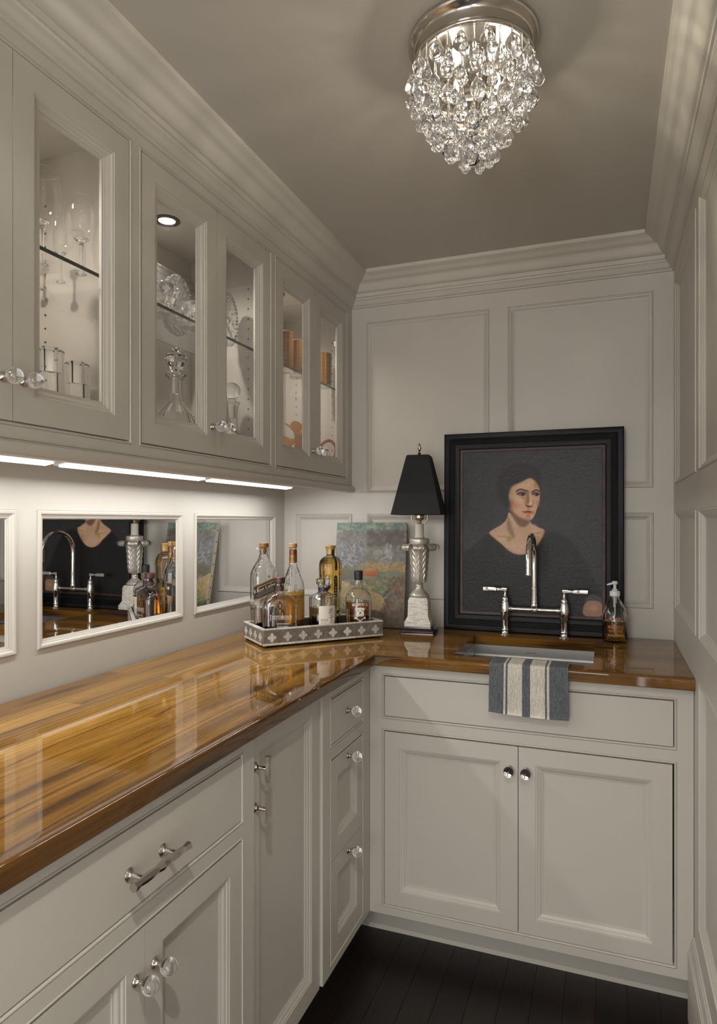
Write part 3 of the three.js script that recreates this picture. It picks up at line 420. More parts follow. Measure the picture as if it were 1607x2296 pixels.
    poly('471,258 491,268 497,299 494,326 471,336 459,327 467,296', 'rgba(150,104,54,.75)', 6); dab(452, 282, 10, 22, 'rgba(178,136,92,.6)', 6); stroke('499,262 502,295 506,325', 'rgba(230,194,162,.95)', 9, 3); dab(500, 327, 8, 8, 'rgba(244,222,200,.95)', 3);
    poly('461,330 478,336 500,343 521,335 518,345 493,351 471,345', 'rgba(104,48,26,.95)', 2); dab(488, 343, 12, 4, 'rgba(58,26,16,.9)', 2); stroke('522,300 524,322 522,334', 'rgba(140,92,66,.7)', 5, 3);
    // eyes and brows
    for (const [u, v] of [[440, 261], [540, 263]]) dab(u, v, 36, 18, 'rgba(140,92,82,.85)', 6); stroke('482,262 486,290 480,318', 'rgba(150,102,56,.7)', 12, 4);
    poly('404,266 425,262 446,260 468,263 457,276 439,281 421,276', 'rgba(92,62,58,.9)', 2); poly('518,268 535,263 557,266 566,270 553,280 535,280', 'rgba(92,62,62,.9)', 2); dab(428, 272, 9, 5, '#a99a92', 2); dab(532, 273, 8, 4, '#938a8c', 2); dab(447, 268, 13, 12, '#120e0e', 1.2); dab(549, 270, 12, 12, '#120e10', 1.2); stroke('402,266 424,259 448,258 470,263', '#231819', 5, 1); stroke('516,268 536,261 556,264 568,270', '#231819', 5, 1); dab(449, 265, 2.5, 2.5, '#c8c0ba', 1);
    stroke('398,251 414,240 434,236 456,242 482,250', '#2a1f1f', 9, 1.2); stroke('513,256 527,247 547,242 567,250', '#2a1f1f', 8, 1.2); dab(487, 256, 9, 12, 'rgba(132,90,66,.45)', 6); stroke('430,290 445,294 460,290', 'rgba(150,112,92,.7)', 5, 3);
    // mouth
    poly('441,375 461,374 482,368 496,371 518,377 478,382', '#8f3820', 1.2); poly('443,377 478,381 518,378 507,391 493,397 471,393', '#d0683f', 1.2); stroke('441,376 478,380 518,377', '#5e2416', 4, 1); dab(480, 388, 13, 4, 'rgba(232,160,128,.8)', 3); dab(523, 382, 8, 16, 'rgba(160,118,84,.7)', 5); dab(486, 356, 14, 8, 'rgba(158,110,84,.6)', 5); dab(484, 402, 16, 5, 'rgba(140,92,72,.6)', 4);
    // hair
    poly('352,354 311,345 272,308 258,252 258,190 282,135 325,98 389,75 461,74 521,90 560,124 578,170 582,224 574,250 562,218 541,190 518,172 496,165 471,174 436,192 396,205 361,219 347,253 340,283 352,320', '#242122', 8);
    for (let i = 0; i < 260; i++) { const a = 3.2 + r() * 3.1, q = 0.7 + r() * 0.3, u = 425 + Math.cos(a) * 150 * q, v = 235 + Math.sin(a) * 145 * q; if (u > 345 && v > 175) continue; const k = 26 + r() * 32; c.strokeStyle = `rgba(${k},${k - 2},${k},.35)`; c.lineWidth = 2 + r() * 6; c.beginPath(); c.moveTo(u / 1000 * w, v / 1000 * h); c.lineTo((u + 20 + r() * 20) / 1000 * w, (v - 8 + r() * 22) / 1000 * h); c.stroke(); }
    // arm
    poly('884,889 935,862 1010,892 1010,925 935,910 891,922', '#4a4a4d', 3); poly('878,916 935,903 1010,914 1010,1010 859,1006', '#a67c62', 3); dab(940, 950, 30, 20, 'rgba(190,150,124,.8)', 10);
    // brush texture over everything
    for (let i = 0; i < 9000; i++) { const x = r() * w, y = r() * h, a = r() * 6.3, l = 4 + r() * 14, d = r(); c.strokeStyle = d < 0.55 ? 'rgba(16,14,14,.10)' : 'rgba(210,200,190,.05)'; c.lineWidth = 1 + r() * 2.5; c.beginPath(); c.moveTo(x, y); c.lineTo(x + l * Math.cos(a), y + l * Math.sin(a)); c.stroke(); }
  });
  const imp = dataTex(512, 512, (x, y) => { const w1 = n1(x / 40, y / 20, 13, 26), w2 = n2(x / 22, y / 34, 23, 15), k = 0.55 * Math.pow(1 - Math.abs(2 * n3(x / 26 + 3 * w1, y / 7 + 2 * w2, 20, 73) - 1), 6) + 0.35 * Math.pow(1 - Math.abs(2 * n2(x / 9 + 2 * w2, y / 16 + 2 * w1, 57, 32) - 1), 6) + 0.30 * n1(x / 3, y / 3, 171, 171); const q = 255 * cl(k); return [q, q, q]; }, false);
  const ib = 0.073, cw = W - 2 * ib, ch = H - 2 * ib;
  const cg = new THREE.PlaneGeometry(cw, ch, 1, 1); mesh('canvas', cg, phy({ map: tx, roughness: 0.42, specularIntensity: 0.55, bumpMap: imp, bumpScale: 0.0005 }), t, [0, H / 2, 0.0225], undefined, 'painted canvas of a woman looking aside');
  mesh('canvas_board', box(-cw / 2 - 0.004, ib - 0.004, 0.006, cw / 2 + 0.004, H - ib + 0.004, 0.022, 0), M.dark, t);
  const gt = frameGrain.clone(); gt.repeat.set(1 / 0.5, 1 / 0.12); gt.needsUpdate = true; const wood = phy({ map: gt, color: lin(0.6, 0.6, 0.6), specularIntensity: 0.45, roughness: 0.45, bumpMap: gt, bumpScale: 0.0006 });
  const prof = [[0, 0], [0, 0.031], [0.0015, 0.034], [0.004, 0.0355], [0.019, 0.0345], [0.0205, 0.0315]]; for (let k = 0; k < 6; k++) { const u = 0.0215 + k * 0.0036; prof.push([u, 0.0315], [u + 0.0009, 0.0333], [u + 0.0018, 0.0338], [u + 0.0027, 0.0333], [u + 0.0035, 0.0315]); } prof.push([0.0435, 0.0305], [0.058, 0.0275], [0.0585, 0.029], [0.0605, 0.0300], [0.0625, 0.029], [0.063, 0.0272]);
  mesh('frame', rectMoulding(-W / 2, 0, W / 2, H, prof), wood, t); mesh('frame_back', plate(-W / 2 + 0.001, 0.001, W / 2 - 0.001, H - 0.001, [[-cw / 2, ib, cw / 2, H - ib]], 0.006), M.dark, t, [0, 0, 0.006]);
  const lt = woodTex(8, [26, 12, 7], [52, 26, 15], [76, 42, 25]); lt.repeat.set(1 / 0.5, 1 / 0.1); mesh('liner', rectMoulding(-W / 2 + 0.063, 0.063, W / 2 - 0.063, H - 0.063, [[0, 0.0272], [0.004, 0.0265], [0.0095, 0.0245], [0.0102, 0.0226]]), std({ map: lt, roughness: 0.5 }), t, undefined, undefined, 'thin reddish wood slip');
}
{ // unframed landscape leaning behind the tray
  const L = new THREE.Vector3(0.262, TOP, 0.1495), Rr = new THREE.Vector3(0.5453, TOP, 0.1109), w = Rr.distanceTo(L), lean = 0.0806, h = Math.hypot(0.4058, lean);
  const t = thing('landscape_painting', 'unframed murky landscape canvas leaning behind the drinks tray', 'painting', [(L.x + Rr.x) / 2, TOP + 0.0046, (L.z + Rr.z) / 2], Math.atan2(L.z - Rr.z, Rr.x - L.x)); t.rotation.order = 'YXZ'; t.rotation.x = -Math.atan2(lean, 0.4058);
  const tx = canvasTex(700, 1010, (c, W, H) => {
    const r = rng(7); const dab = (n, x0, y0, x1, y1, cols, lw, ang, al = 0.5) => { for (let i = 0; i < n; i++) { const x = (x0 + r() * (x1 - x0)) * W, y = (y0 + r() * (y1 - y0)) * H, a = ang + (r() - 0.5) * 2.2, l = 8 + r() * 34, k = cols[Math.floor(r() * cols.length)]; c.globalAlpha = al * (0.3 + 0.5 * r()); c.strokeStyle = k; c.lineWidth = lw * (0.6 + 1.6 * r()); c.lineCap = 'round'; c.beginPath(); c.moveTo(x, y); c.lineTo(x + l * Math.cos(a), y + l * Math.sin(a)); c.stroke(); } c.globalAlpha = 1; };
    c.fillStyle = '#6d6a5f'; c.fillRect(0, 0, W, H); dab(260, -0.05, -0.02, 1, 0.09, ['#6f8577', '#86987f', '#5e7a78', '#9aa080', '#4f6468'], 16, 0.1, 0.7);
    dab(700, -0.05, 0.09, 1, 0.44, ['#77756f', '#5c5a58', '#8a8980', '#6e7280', '#5b6070', '#857b6c', '#6d6156', '#9a9a92'], 16, 0.8, 0.55); dab(260, 0.45, 0.08, 0.95, 0.22, ['#574b45', '#6a5d53', '#4d4848'], 20, 0.2, 0.5); dab(160, 0.05, 0.2, 0.4, 0.45, ['#8f96a4', '#757c8c', '#a9acb0', '#5d6474'], 10, 1.2, 0.6); dab(140, 0.5, 0.3, 0.95, 0.42, ['#5a544f', '#6f6a62', '#94928c'], 12, -0.6, 0.5); dab(50, 0.72, 0.2, 0.8, 0.34, ['#b3b0a6', '#8b8a86'], 12, 1.57, 0.5);
    dab(170, 0.36, 0.41, 1, 0.47, ['#a3824a', '#b08d4c', '#8e6f3f', '#7c6a48'], 14, 0.02, 0.75); dab(80, 0.1, 0.42, 0.42, 0.5, ['#6b6758', '#827a62'], 14, 0.3, 0.6);
    dab(300, 0.3, 0.5, 1, 0.68, ['#6f7352', '#5d6a48', '#7f7a56', '#8c7d5a', '#566047'], 15, 0.3, 0.6); dab(60, 0.6, 0.46, 1, 0.56, ['#6b6a52', '#59644c'], 13, 1.2, 0.5);
    c.globalAlpha = 0.9; c.fillStyle = '#b4552c'; c.fillRect(0.41 * W, 0.475 * H, 0.2 * W, 0.042 * H); c.fillStyle = '#9a4a32'; c.fillRect(0.40 * W, 0.505 * H, 0.19 * W, 0.012 * H); c.globalAlpha = 0.6; c.fillStyle = '#94776a'; c.fillRect(0.4 * W, 0.52 * H, 0.2 * W, 0.03 * H); c.globalAlpha = 1;
    c.fillStyle = '#ab9670'; c.beginPath(); c.moveTo(0, 0.53 * H); c.bezierCurveTo(0.2 * W, 0.6 * H, 0.3 * W, 0.63 * H, 0.5 * W, 0.66 * H); c.bezierCurveTo(0.75 * W, 0.7 * H, 0.8 * W, 0.76 * H, 0.7 * W, 0.86 * H); c.bezierCurveTo(0.5 * W, 0.8 * H, 0.2 * W, 0.9 * H, 0, 0.8 * H); c.fill(); dab(260, 0.0, 0.56, 0.7, 0.8, ['#b5a27c', '#a08b64', '#c0ad86', '#93805c'], 12, 0.3, 0.6);
    dab(300, 0.7, 0.52, 1, 1, ['#3f332b', '#55463a', '#6d4a34', '#7a4a30', '#2f2a28', '#5f5a4a'], 14, 1.4, 0.6); dab(420, 0, 0.84, 1, 1, ['#3a322c', '#4b4036', '#5a4a38', '#403a34', '#66543c'], 16, 0.5, 0.6); dab(90, 0.05, 0.72, 0.4, 0.86, ['#56703c', '#6d8248', '#48603a'], 11, 1.0, 0.6); dab(50, 0.55, 0.55, 0.75, 0.66, ['#5f7a4a', '#7d8a58'], 9, 0.8, 0.6); dab(40, 0.8, 0.6, 0.98, 0.95, ['#a0522d', '#8a4a2c'], 7, 1.4, 0.5);
    const copy = document.createElement('canvas'); copy.width = W; copy.height = H; copy.getContext('2d').drawImage(c.canvas, 0, 0); c.filter = 'blur(1.4px)'; c.drawImage(copy, 0, 0); c.filter = 'none';
  });
  const cv = dataTex(256, 256, (x, y) => { const v = 128 + 60 * (n2(x / 5, y / 5, 51, 51) - 0.5) + 70 * (n1(x, y) - 0.5) + 30 * Math.sin(x * 1.57) * Math.sin(y * 1.57); return [v, v, v]; }, false); cv.repeat.set(2, 3);
  mesh('painted_face', new THREE.PlaneGeometry(w, h), std({ map: tx, roughness: 0.55, bumpMap: cv, bumpScale: 0.0006 }), t, [0, h / 2, 0.0004]);
  mesh('stretcher', box(-w / 2, 0, -0.021, w / 2, h, 0.0, 0.0012), std({ color: lin(0.42, 0.36, 0.27), roughness: 0.9 }), t);
  const tack = lathe([[0, 0.002], [0.0022, 0.0016], [0.003, 0]], 12); for (const s of [-1, 1]) for (let k = 0; k < 8; k++) mesh('tack', tack, M.bronze, t, [s * w / 2, 0.03 + k * 0.05, -0.010], [0, 0, -s * Math.PI / 2]);
}
// ------------------------------------------------------------------ table lamp
{
  const t = thing('table_lamp', 'silver urn table lamp on a white plinth with black square shade', 'lamp', [0.6207, TOP + 0.0005, 0.158], 0.11);
  const silverT = dataTex(256, 256, (x, y) => { const k = 0.55 * n2(x / 6, y / 6, 43, 43) + 0.45 * n3(x / 2, y / 2, 128, 128); const c = mix([150, 142, 130], [222, 217, 207], cl(k * 1.5 - 0.2)); return c; }); silverT.repeat.set(3, 3);
  const silver = std({ map: silverT, metalness: 0.5, roughness: 0.36 });
  const whiteT = dataTex(256, 256, (x, y) => { const s = n2(x / 60, y / 3, 5, 85) * 0.6 + 0.4 * n3(x / 20, y, 13, 256); return s > 0.68 ? mix([150, 142, 128], [206, 200, 188], (1 - s) * 2) : mix([206, 200, 188], [226, 222, 212], n1(x / 8, y / 8, 32, 32)); }); whiteT.repeat.set(5, 5);
  const wht = std({ map: whiteT, roughness: 0.5 });
  const sq = (rows, metres) => { const r2 = []; rows.forEach(([y, a]) => r2.push([y, a, a, 40])); const g = loft([[rows[0][0], 1e-5, 1e-5, 2], ...r2, [rows[rows.length - 1][0], 1e-5, 1e-5, 2]], 64, 0.5); return metres ? metreUV(g) : g; };
  mesh('base', sq([[0, 0.064], [0.006, 0.064], [0.0065, 0.061], [0.010, 0.0635], [0.014, 0.0615], [0.017, 0.057], [0.022, 0.053], [0.0275, 0.0525], [0.028, 0.049]]), std({ color: lin(0.035, 0.014, 0.012), roughness: 0.22 }), t, undefined, undefined, 'dark mahogany stepped foot');
  mesh('plinth', sq([[0.028, 0.049], [0.046, 0.049], [0.047, 0.0465], [0.053, 0.044], [0.060, 0.040], [0.063, 0.0385], [0.110, 0.0372], [0.124, 0.0370], [0.125, 0.0345], [0.131, 0.034], [0.133, 0.032]], true), wht, t, undefined, undefined, 'brushed white square plinth');
  mesh('urn_foot', lathe([[0, 0.132], [0.034, 0.133], [0.0352, 0.138], [0.034, 0.144], [0.030, 0.147], [0.029, 0.150], [0.022, 0.156], [0.0145, 0.164], [0.0132, 0.170], [0.0145, 0.172], [0.0145, 0.176], [0.0128, 0.178], [0.012, 0.182], [0, 0.182]], 40), silver, t);
  { const bead = new THREE.SphereGeometry(0.0035, 8, 6).scale(1.5, 0.8, 0.8), g = []; for (let k = 0; k < 24; k++) g.push(bead.clone().translate(0, 0, 0.0345).rotateY(k / 24 * Math.PI * 2 + 0.1).translate(0, 0.1385, 0)); const o = mesh('laurel_band', mergeGeometries(g), silver, t); o.userData.kind = 'stuff'; }
  const urn = [[0, 0.180], [0.012, 0.181], [0.020, 0.186], [0.0245, 0.194], [0.0265, 0.205], [0.028, 0.225], [0.0295, 0.25], [0.0315, 0.28], [0.0345, 0.305], [0.039, 0.322], [0.0415, 0.328], [0.036, 0.332], [0.0352, 0.334], [0.0368, 0.337], [0.0368, 0.348], [0.035, 0.351], [0.012, 0.354], [0, 0.354]];
  mesh('urn_body', lathe(urn, 48), silver, t);
  const rad = (y) => { for (let i = 1; i < urn.length; i++) if (urn[i][1] >= y) { const f = (y - urn[i - 1][1]) / (urn[i][1] - urn[i - 1][1]); return urn[i - 1][0] + f * (urn[i][0] - urn[i - 1][0]); } return 0.04; };
  const leaf = (() => { // one acanthus leaf lying on the urn with herringbone veins, its tip rolled outwards
    const ns = 64, nt = 14, pos = [], idx = [], half = 0.36;
    for (let i = 0; i <= ns; i++) for (let j = 0; j <= nt; j++) {
      const s = i / ns, q = j / nt * 2 - 1, up = Math.min(s / 0.80, 1), y0 = 0.186 + up * 0.134, wd = half * (0.5 + 0.5 * Math.sin(Math.min(up * 1.4, 1) * Math.PI / 2)), v = Math.sin((s * 46 + Math.abs(q) * 5.5)) * 0.0011 * (1 - 0.3 * Math.abs(q)), ridge = 0.0030 * (1 - Math.abs(q) ** 1.5) - 0.0006 + 0.0012 * Math.exp(-q * q * 60);
      let a = q * wd, r0 = rad(y0) + ridge + v, y = y0;
      if (s > 0.80) { const e = (s - 0.80) / 0.2, ph = e * 4.1; r0 = rad(0.32) + 0.004 + 0.0165 - 0.0165 * Math.cos(ph) + v * 0.8 + ridge * 0.5 * Math.cos(ph); y = 0.320 + 0.0125 * Math.sin(ph) - 0.003 * e + v * 0.6; a = q * wd * (1 - 0.35 * e); }
      pos.push(r0 * Math.sin(a), y, r0 * Math.cos(a));
    }
    for (let i = 0; i < ns; i++) for (let j = 0; j < nt; j++) { const a = i * (nt + 1) + j; idx.push(a, a + 1, a + nt + 1, a + 1, a + nt + 2, a + nt + 1); }
    const g = new THREE.BufferGeometry(); g.setAttribute('position', new THREE.BufferAttribute(new Float32Array(pos), 3)); g.setAttribute('uv', new THREE.BufferAttribute(new Float32Array(pos.length / 3 * 2).map((_, i) => pos[Math.floor(i / 2) * 3 + i % 2] * 8), 2)); g.setIndex(idx); g.computeVertexNormals(); return g;
  })();
  const leafMat = silver.clone(); leafMat.side = THREE.DoubleSide; for (let k = 0; k < 8; k++) mesh('leaf', leaf, leafMat, t, undefined, [0, (k + 0.15) * Math.PI / 4, 0]);
  mesh('candle_sleeve', lathe([[0, 0.352], [0.0185, 0.353], [0.0185, 0.357], [0.0165, 0.358], [0.0162, 0.405], [0.004, 0.406], [0, 0.406]], 32), std({ color: lin(0.55, 0.51, 0.44), roughness: 0.55 }), t, undefined, undefined, 'pale candle tube');
  mesh('socket', lathe([[0, 0.404], [0.008, 0.406], [0.007, 0.414], [0.009, 0.418], [0.0165, 0.423], [0.0172, 0.430], [0.0162, 0.432], [0.0175, 0.436], [0.0175, 0.448], [0, 0.449]], 28), std({ color: lin(0.50, 0.43, 0.30), metalness: 1, roughness: 0.22 }), t);
  mesh('harp', mergeGeometries([tube([[0, 0.408, 0], [-0.016, 0.410, 0], [-0.030, 0.424, 0], [-0.0305, 0.44, 0], [-0.034, 0.50, 0], [-0.03, 0.60, 0], [-0.012, 0.655, 0], [0, 0.658, 0]], 0.0022, 40, 8), tube([[0, 0.408, 0], [0.016, 0.410, 0], [0.030, 0.424, 0], [0.0305, 0.44, 0], [0.034, 0.50, 0], [0.03, 0.60, 0], [0.012, 0.655, 0], [0, 0.658, 0]], 0.0022, 40, 8)]), std({ color: lin(0.5, 0.42, 0.28), metalness: 1, roughness: 0.25 }), t);
  mesh('bulb', lathe([[0, 0.449], [0.012, 0.45], [0.013, 0.46], [0.024, 0.49], [0.028, 0.51], [0.024, 0.53], [0.012, 0.542], [0, 0.545]], 24), std({ color: lin(0.75, 0.73, 0.68), roughness: 0.3 }), t);
  const sh = (rows) => { const q = rows.map(([y, a]) => [y, a, a, 60]); return loft(q, 80, 0.5); };
  mesh('lamp_shade', sh([[0.441, 0.0900], [0.440, 0.0915], [0.441, 0.0922], [0.655, 0.0435], [0.661, 0.0405], [0.662, 0.0385], [0.661, 0.038], [0.655, 0.0405], [0.441, 0.0900]]), std({ color: lin(0.011, 0.011, 0.012), roughness: 0.75 }), t, undefined, undefined, 'tapered black square shade');
  mesh('shade_spider', mergeGeometries([0, Math.PI / 2].map((a) => cyl(0.0014, 0.0014, 0.078, 8).rotateZ(Math.PI / 2).rotateY(a).translate(0, 0.659, 0))), M.bronze, t);
  mesh('finial', facetLathe([[0, 0.658], [0.0065, 0.659], [0.0065, 0.664], [0.0045, 0.666], [0.0055, 0.669], [0.0065, 0.671], [0.0045, 0.674], [0.0032, 0.678], [0.0055, 0.683], [0.0072, 0.688], [0.0066, 0.694], [0.0045, 0.701], [0.002, 0.707], [0, 0.709]], 16, 0.6), M.nickel, t);
}
// ------------------------------------------------------------------ drinks tray
const TRAY = { c: [0.302, 0.412], ang: Math.atan2(0.744, 0.668), L: 0.45, W: 0.206 };
{
  const t = thing('drinks_tray', 'grey tray inlaid with bone quatrefoils holding the bottles', 'tray', [TRAY.c[0], TOP + 0.0005, TRAY.c[1]], TRAY.ang), { L, W } = TRAY, h0 = 0.007, h1 = 0.061, th = 0.012, r = rng(15);
  const gtx = dataTex(256, 256, (x, y) => { const k = n2(x / 20, y / 20, 13, 13) * 0.5 + n3(x / 5, y / 5, 51, 51) * 0.5; return mix([92, 86, 78], [142, 136, 126], k); }); gtx.repeat.set(5, 5);
  const grey = std({ map: gtx, roughness: 0.28 });
  const bones = [[216, 210, 198], [200, 194, 184], [228, 222, 210], [206, 194, 182]].map((c, i) => { const b = dataTex(64, 64, (x, y) => mix(c, c.map((k) => k - 38), cl(n2(x / 2 + y / 3 + i * 9, (y - x * 0.5) / 14, 64, 64) * 1.4 - 0.45))); b.repeat.set(25, 25); return std({ map: b, roughness: 0.3 }); });
  mesh('tray_floor', box(-L / 2 + 0.002, h0, -W / 2 + 0.002, L / 2 - 0.002, h0 + 0.005, W / 2 - 0.002), grey, t);
  for (const s of [-1, 1]) { mesh('side', box(-L / 2, h0, s > 0 ? W / 2 - th : -W / 2, L / 2, h1 - 0.003, s > 0 ? W / 2 : -W / 2 + th), grey, t); mesh('side', box(s > 0 ? L / 2 - th : -L / 2, h0, -W / 2 + th, s > 0 ? L / 2 : -L / 2 + th, h1 - 0.003, W / 2 - th), grey, t); }
  for (const [x, z] of [[-1, -1], [-1, 1], [1, -1], [1, 1]]) mesh('foot', lathe([[0, 0], [0.006, 0], [0.007, 0.003], [0.006, 0.0068], [0, 0.0068]], 16), M.bronze, t, [x * (L / 2 - 0.012), 0, z * (W / 2 - 0.012)]);
  const qs = new THREE.Shape(); { const a = 0.0165, pts = []; for (let k = 0; k < 4; k++) { const c = Math.cos(k * Math.PI / 2), s = Math.sin(k * Math.PI / 2), rot = (x, y) => [x * c - y * s, x * s + y * c]; pts.push(rot(a, 0), rot(a * 0.80, a * 0.22), rot(a * 0.56, a * 0.42), rot(a * 0.50, a * 0.32), rot(a * 0.32, a * 0.32), rot(a * 0.32, a * 0.50), rot(a * 0.42, a * 0.56), rot(a * 0.22, a * 0.80)); } qs.setFromPoints(V2(pts)); }
  const qg = metreUV(new THREE.ExtrudeGeometry(qs, { depth: 0.001, bevelEnabled: false }));
  const put = (n, x, y, z, ry) => { for (let k = 0; k < n; k++) { const f = (k + 0.5) / n - 0.5; mesh('inlay', qg, bones[Math.floor(r() * 4)], t, ry % Math.PI === 0 ? [f * L * 0.985, y, z] : [x, y, f * W * 0.97], [0, ry, 0]); } };
  put(8, 0, 0.0325, W / 2 - 0.0004, 0); put(8, 0, 0.0325, -W / 2 + 0.0004, Math.PI); put(4, -L / 2 + 0.0004, 0.0325, 0, -Math.PI / 2); put(4, L / 2 - 0.0004, 0.0325, 0, Math.PI / 2);
  const stripGeo = {}; const bstrip = (w, h, d) => stripGeo[[w, h, d]] ??= metreUV(new RoundedBoxGeometry(w, h, d, 1, 0.0006));
  const bs = (x, y, z, w, h, d) => mesh('bone_strip', bstrip(w, h, d), bones[Math.floor(r() * 4)], t, [x, y, z]);
  for (let k = 0; k < 8; k++) { const w = L / 8; for (const s of [-1, 1]) { bs(-L / 2 + (k + 0.5) * w, h1 - 0.0012, s * (W / 2 - th / 2 + 0.0004), w - 0.0005, 0.0044, th + 0.0012); bs(-L / 2 + (k + 0.5) * w, h0 + 0.0035, s * (W / 2 + 0.0001), w - 0.0005, 0.007, 0.0016); } }
  for (let k = 0; k < 4; k++) { const w = (W - 2 * th) / 4; for (const s of [-1, 1]) { bs(s * (L / 2 - th / 2 + 0.0004), h1 - 0.0012, -W / 2 + th + (k + 0.5) * w, th + 0.0012, 0.0044, w - 0.0005); bs(s * (L / 2 + 0.0001), h0 + 0.0035, -W / 2 + th + (k + 0.5) * w, 0.0016, 0.007, w - 0.0005); } }
}
// ------------------------------------------------------------------ bottles
const FLOOR_Y = TOP + 0.0005 + 0.0125;
const facing = (x, z) => Math.atan2(1.284 - x, 2.565 - z);
const liq = (c, d) => phy({ color: 0xffffff, transmission: 1, thickness: 0.05, ior: 1.36, roughness: 0, attenuationColor: lin(...c), attenuationDistance: d });
const labelMat = (tx, o = {}) => std({ map: tx, roughness: 0.5, side: THREE.DoubleSide, ...o });
const patch = (r, h, y, a0, da, r2 = r) => new THREE.CylinderGeometry(r2, r, h, 32, 1, true, a0, da).translate(0, y, 0);
const round = (rows) => rows.map(([y, r]) => [y, r, r, 2]);
const gold = std({ color: lin(0.50, 0.33, 0.13), metalness: 0.6, roughness: 0.38 });
{ // square bottle with slanted blue label
  const x = 0.1515, z = 0.5025, t = thing('whisky_bottle', 'tall square clear bottle with a slanted dark blue label and wooden stopper', 'bottle', [x, FLOOR_Y, z], facing(x, z) + 0.31);
  const rows = [[0, 0.038, 0.034, 6], [0.003, 0.0415, 0.0375, 6], [0.10, 0.0425, 0.0385, 6], [0.205, 0.0425, 0.0385, 6], [0.222, 0.0415, 0.0375, 5], [0.235, 0.038, 0.034, 4], [0.250, 0.031, 0.028, 3.2], [0.264, 0.0235, 0.022, 2.6], [0.276, 0.0180, 0.0175, 2.2], [0.288, 0.0152, 0.0152, 2], [0.299, 0.0150, 0.0150, 2], [0.300, 0.0168, 0.0168, 2], [0.309, 0.0168, 0.0168, 2], [0.310, 0.0155, 0.0155, 2]];
  mesh('bottle_glass', shell(rows, 0.0035, 0.014), M.glass, t); mesh('whisky', liquid(rows, 0.102, 0.0039, 0.0145), liq([0.62, 0.42, 0.12], 0.045), t);
  mesh('stopper', lathe([[0, 0.288], [0.0095, 0.288], [0.0105, 0.311], [0.0165, 0.3115], [0.0170, 0.314], [0.0170, 0.326], [0.0160, 0.3275], [0, 0.328]], 28), std({ map: counterA, color: lin(0.9, 0.8, 0.6), roughness: 0.55 }), t);
  mesh('neck_ribbon', tube([[-0.016, 0.304, 0.005], [-0.021, 0.3075, 0.006], [-0.027, 0.302, 0.007], [-0.025, 0.307, 0.008], [-0.029, 0.311, 0.006]], 0.001, 24, 6), M.white, t);
  const tx = canvasTex(768, 512, (c, W, H) => { c.fillStyle = '#b18a4a'; c.fillRect(0, 0, W, H); c.fillStyle = '#20242e'; c.fillRect(0, 30, W, H - 60); c.fillStyle = '#b18a4a'; c.fillRect(0, 42, W, 8); c.fillRect(0, H - 52, W, 8); c.textAlign = 'center'; c.fillStyle = '#d8cfb8'; c.font = 'bold 50px serif'; c.fillText('JOHNNIE WALKER', W / 2, 130, W * 0.72); c.fillStyle = '#d9b877'; c.font = 'bold 136px serif'; c.fillText('Blue Label', W / 2, 262, W * 0.86); c.fillStyle = '#c9b58c'; c.font = '34px serif'; c.fillText('BLENDED SCOTCH WHISKY', W / 2, 318, W * 0.7); c.font = '24px serif'; for (const y of [356, 386, 416]) c.fillText('A BLEND OF OUR VERY RAREST WHISKIES', W / 2, y, W * 0.86); });
  { const pts = [], n = 24, uv = [], idx = [], sl = 0.38; for (let i = 0; i <= n; i++) { const u = i / n, s = -0.0515 + u * 0.0925; let px, pz; if (s < -0.0395) { px = -0.0429; pz = 0.0325 + (s + 0.0395); } else { px = Math.max(s, -0.0425) ; pz = 0.0389; } if (i && Math.abs(s + 0.0395) < 0.004) { px = -0.0419; pz = 0.0372; } for (const v of [0, 1]) { pts.push(px, 0.172 + (s + 0.0) * sl + (v - 0.5) * 0.055, pz); uv.push(u, v); } if (i < n) idx.push(i * 2, i * 2 + 2, i * 2 + 1, i * 2 + 1, i * 2 + 2, i * 2 + 3); } const g = new THREE.BufferGeometry(); g.setAttribute('position', new THREE.BufferAttribute(new Float32Array(pts), 3)); g.setAttribute('uv', new THREE.BufferAttribute(new Float32Array(uv), 2)); g.setIndex(idx); g.computeVertexNormals(); mesh('label', g, labelMat(tx), t, undefined, undefined, 'dark blue label with gold lettering'); }
  const em = canvasTex(128, 128, (c) => { c.clearRect(0, 0, 128, 128); c.fillStyle = 'rgba(70,74,84,.9)'; c.fillRect(50, 44, 28, 40); c.beginPath(); c.arc(64, 30, 14, 0, 7); c.fill(); for (const s of [-1, 1]) { c.beginPath(); c.ellipse(64 + s * 30, 64, 12, 30, s * 0.3, 0, 7); c.fill(); } c.fillRect(26, 96, 76, 12); c.clearRect(58, 52, 4, 24); c.clearRect(67, 52, 4, 24); });
  mesh('crest', new THREE.PlaneGeometry(0.012, 0.012), std({ map: em, transparent: true, roughness: 0.5 }), t, [0.006, 0.212, 0.0388]);
}
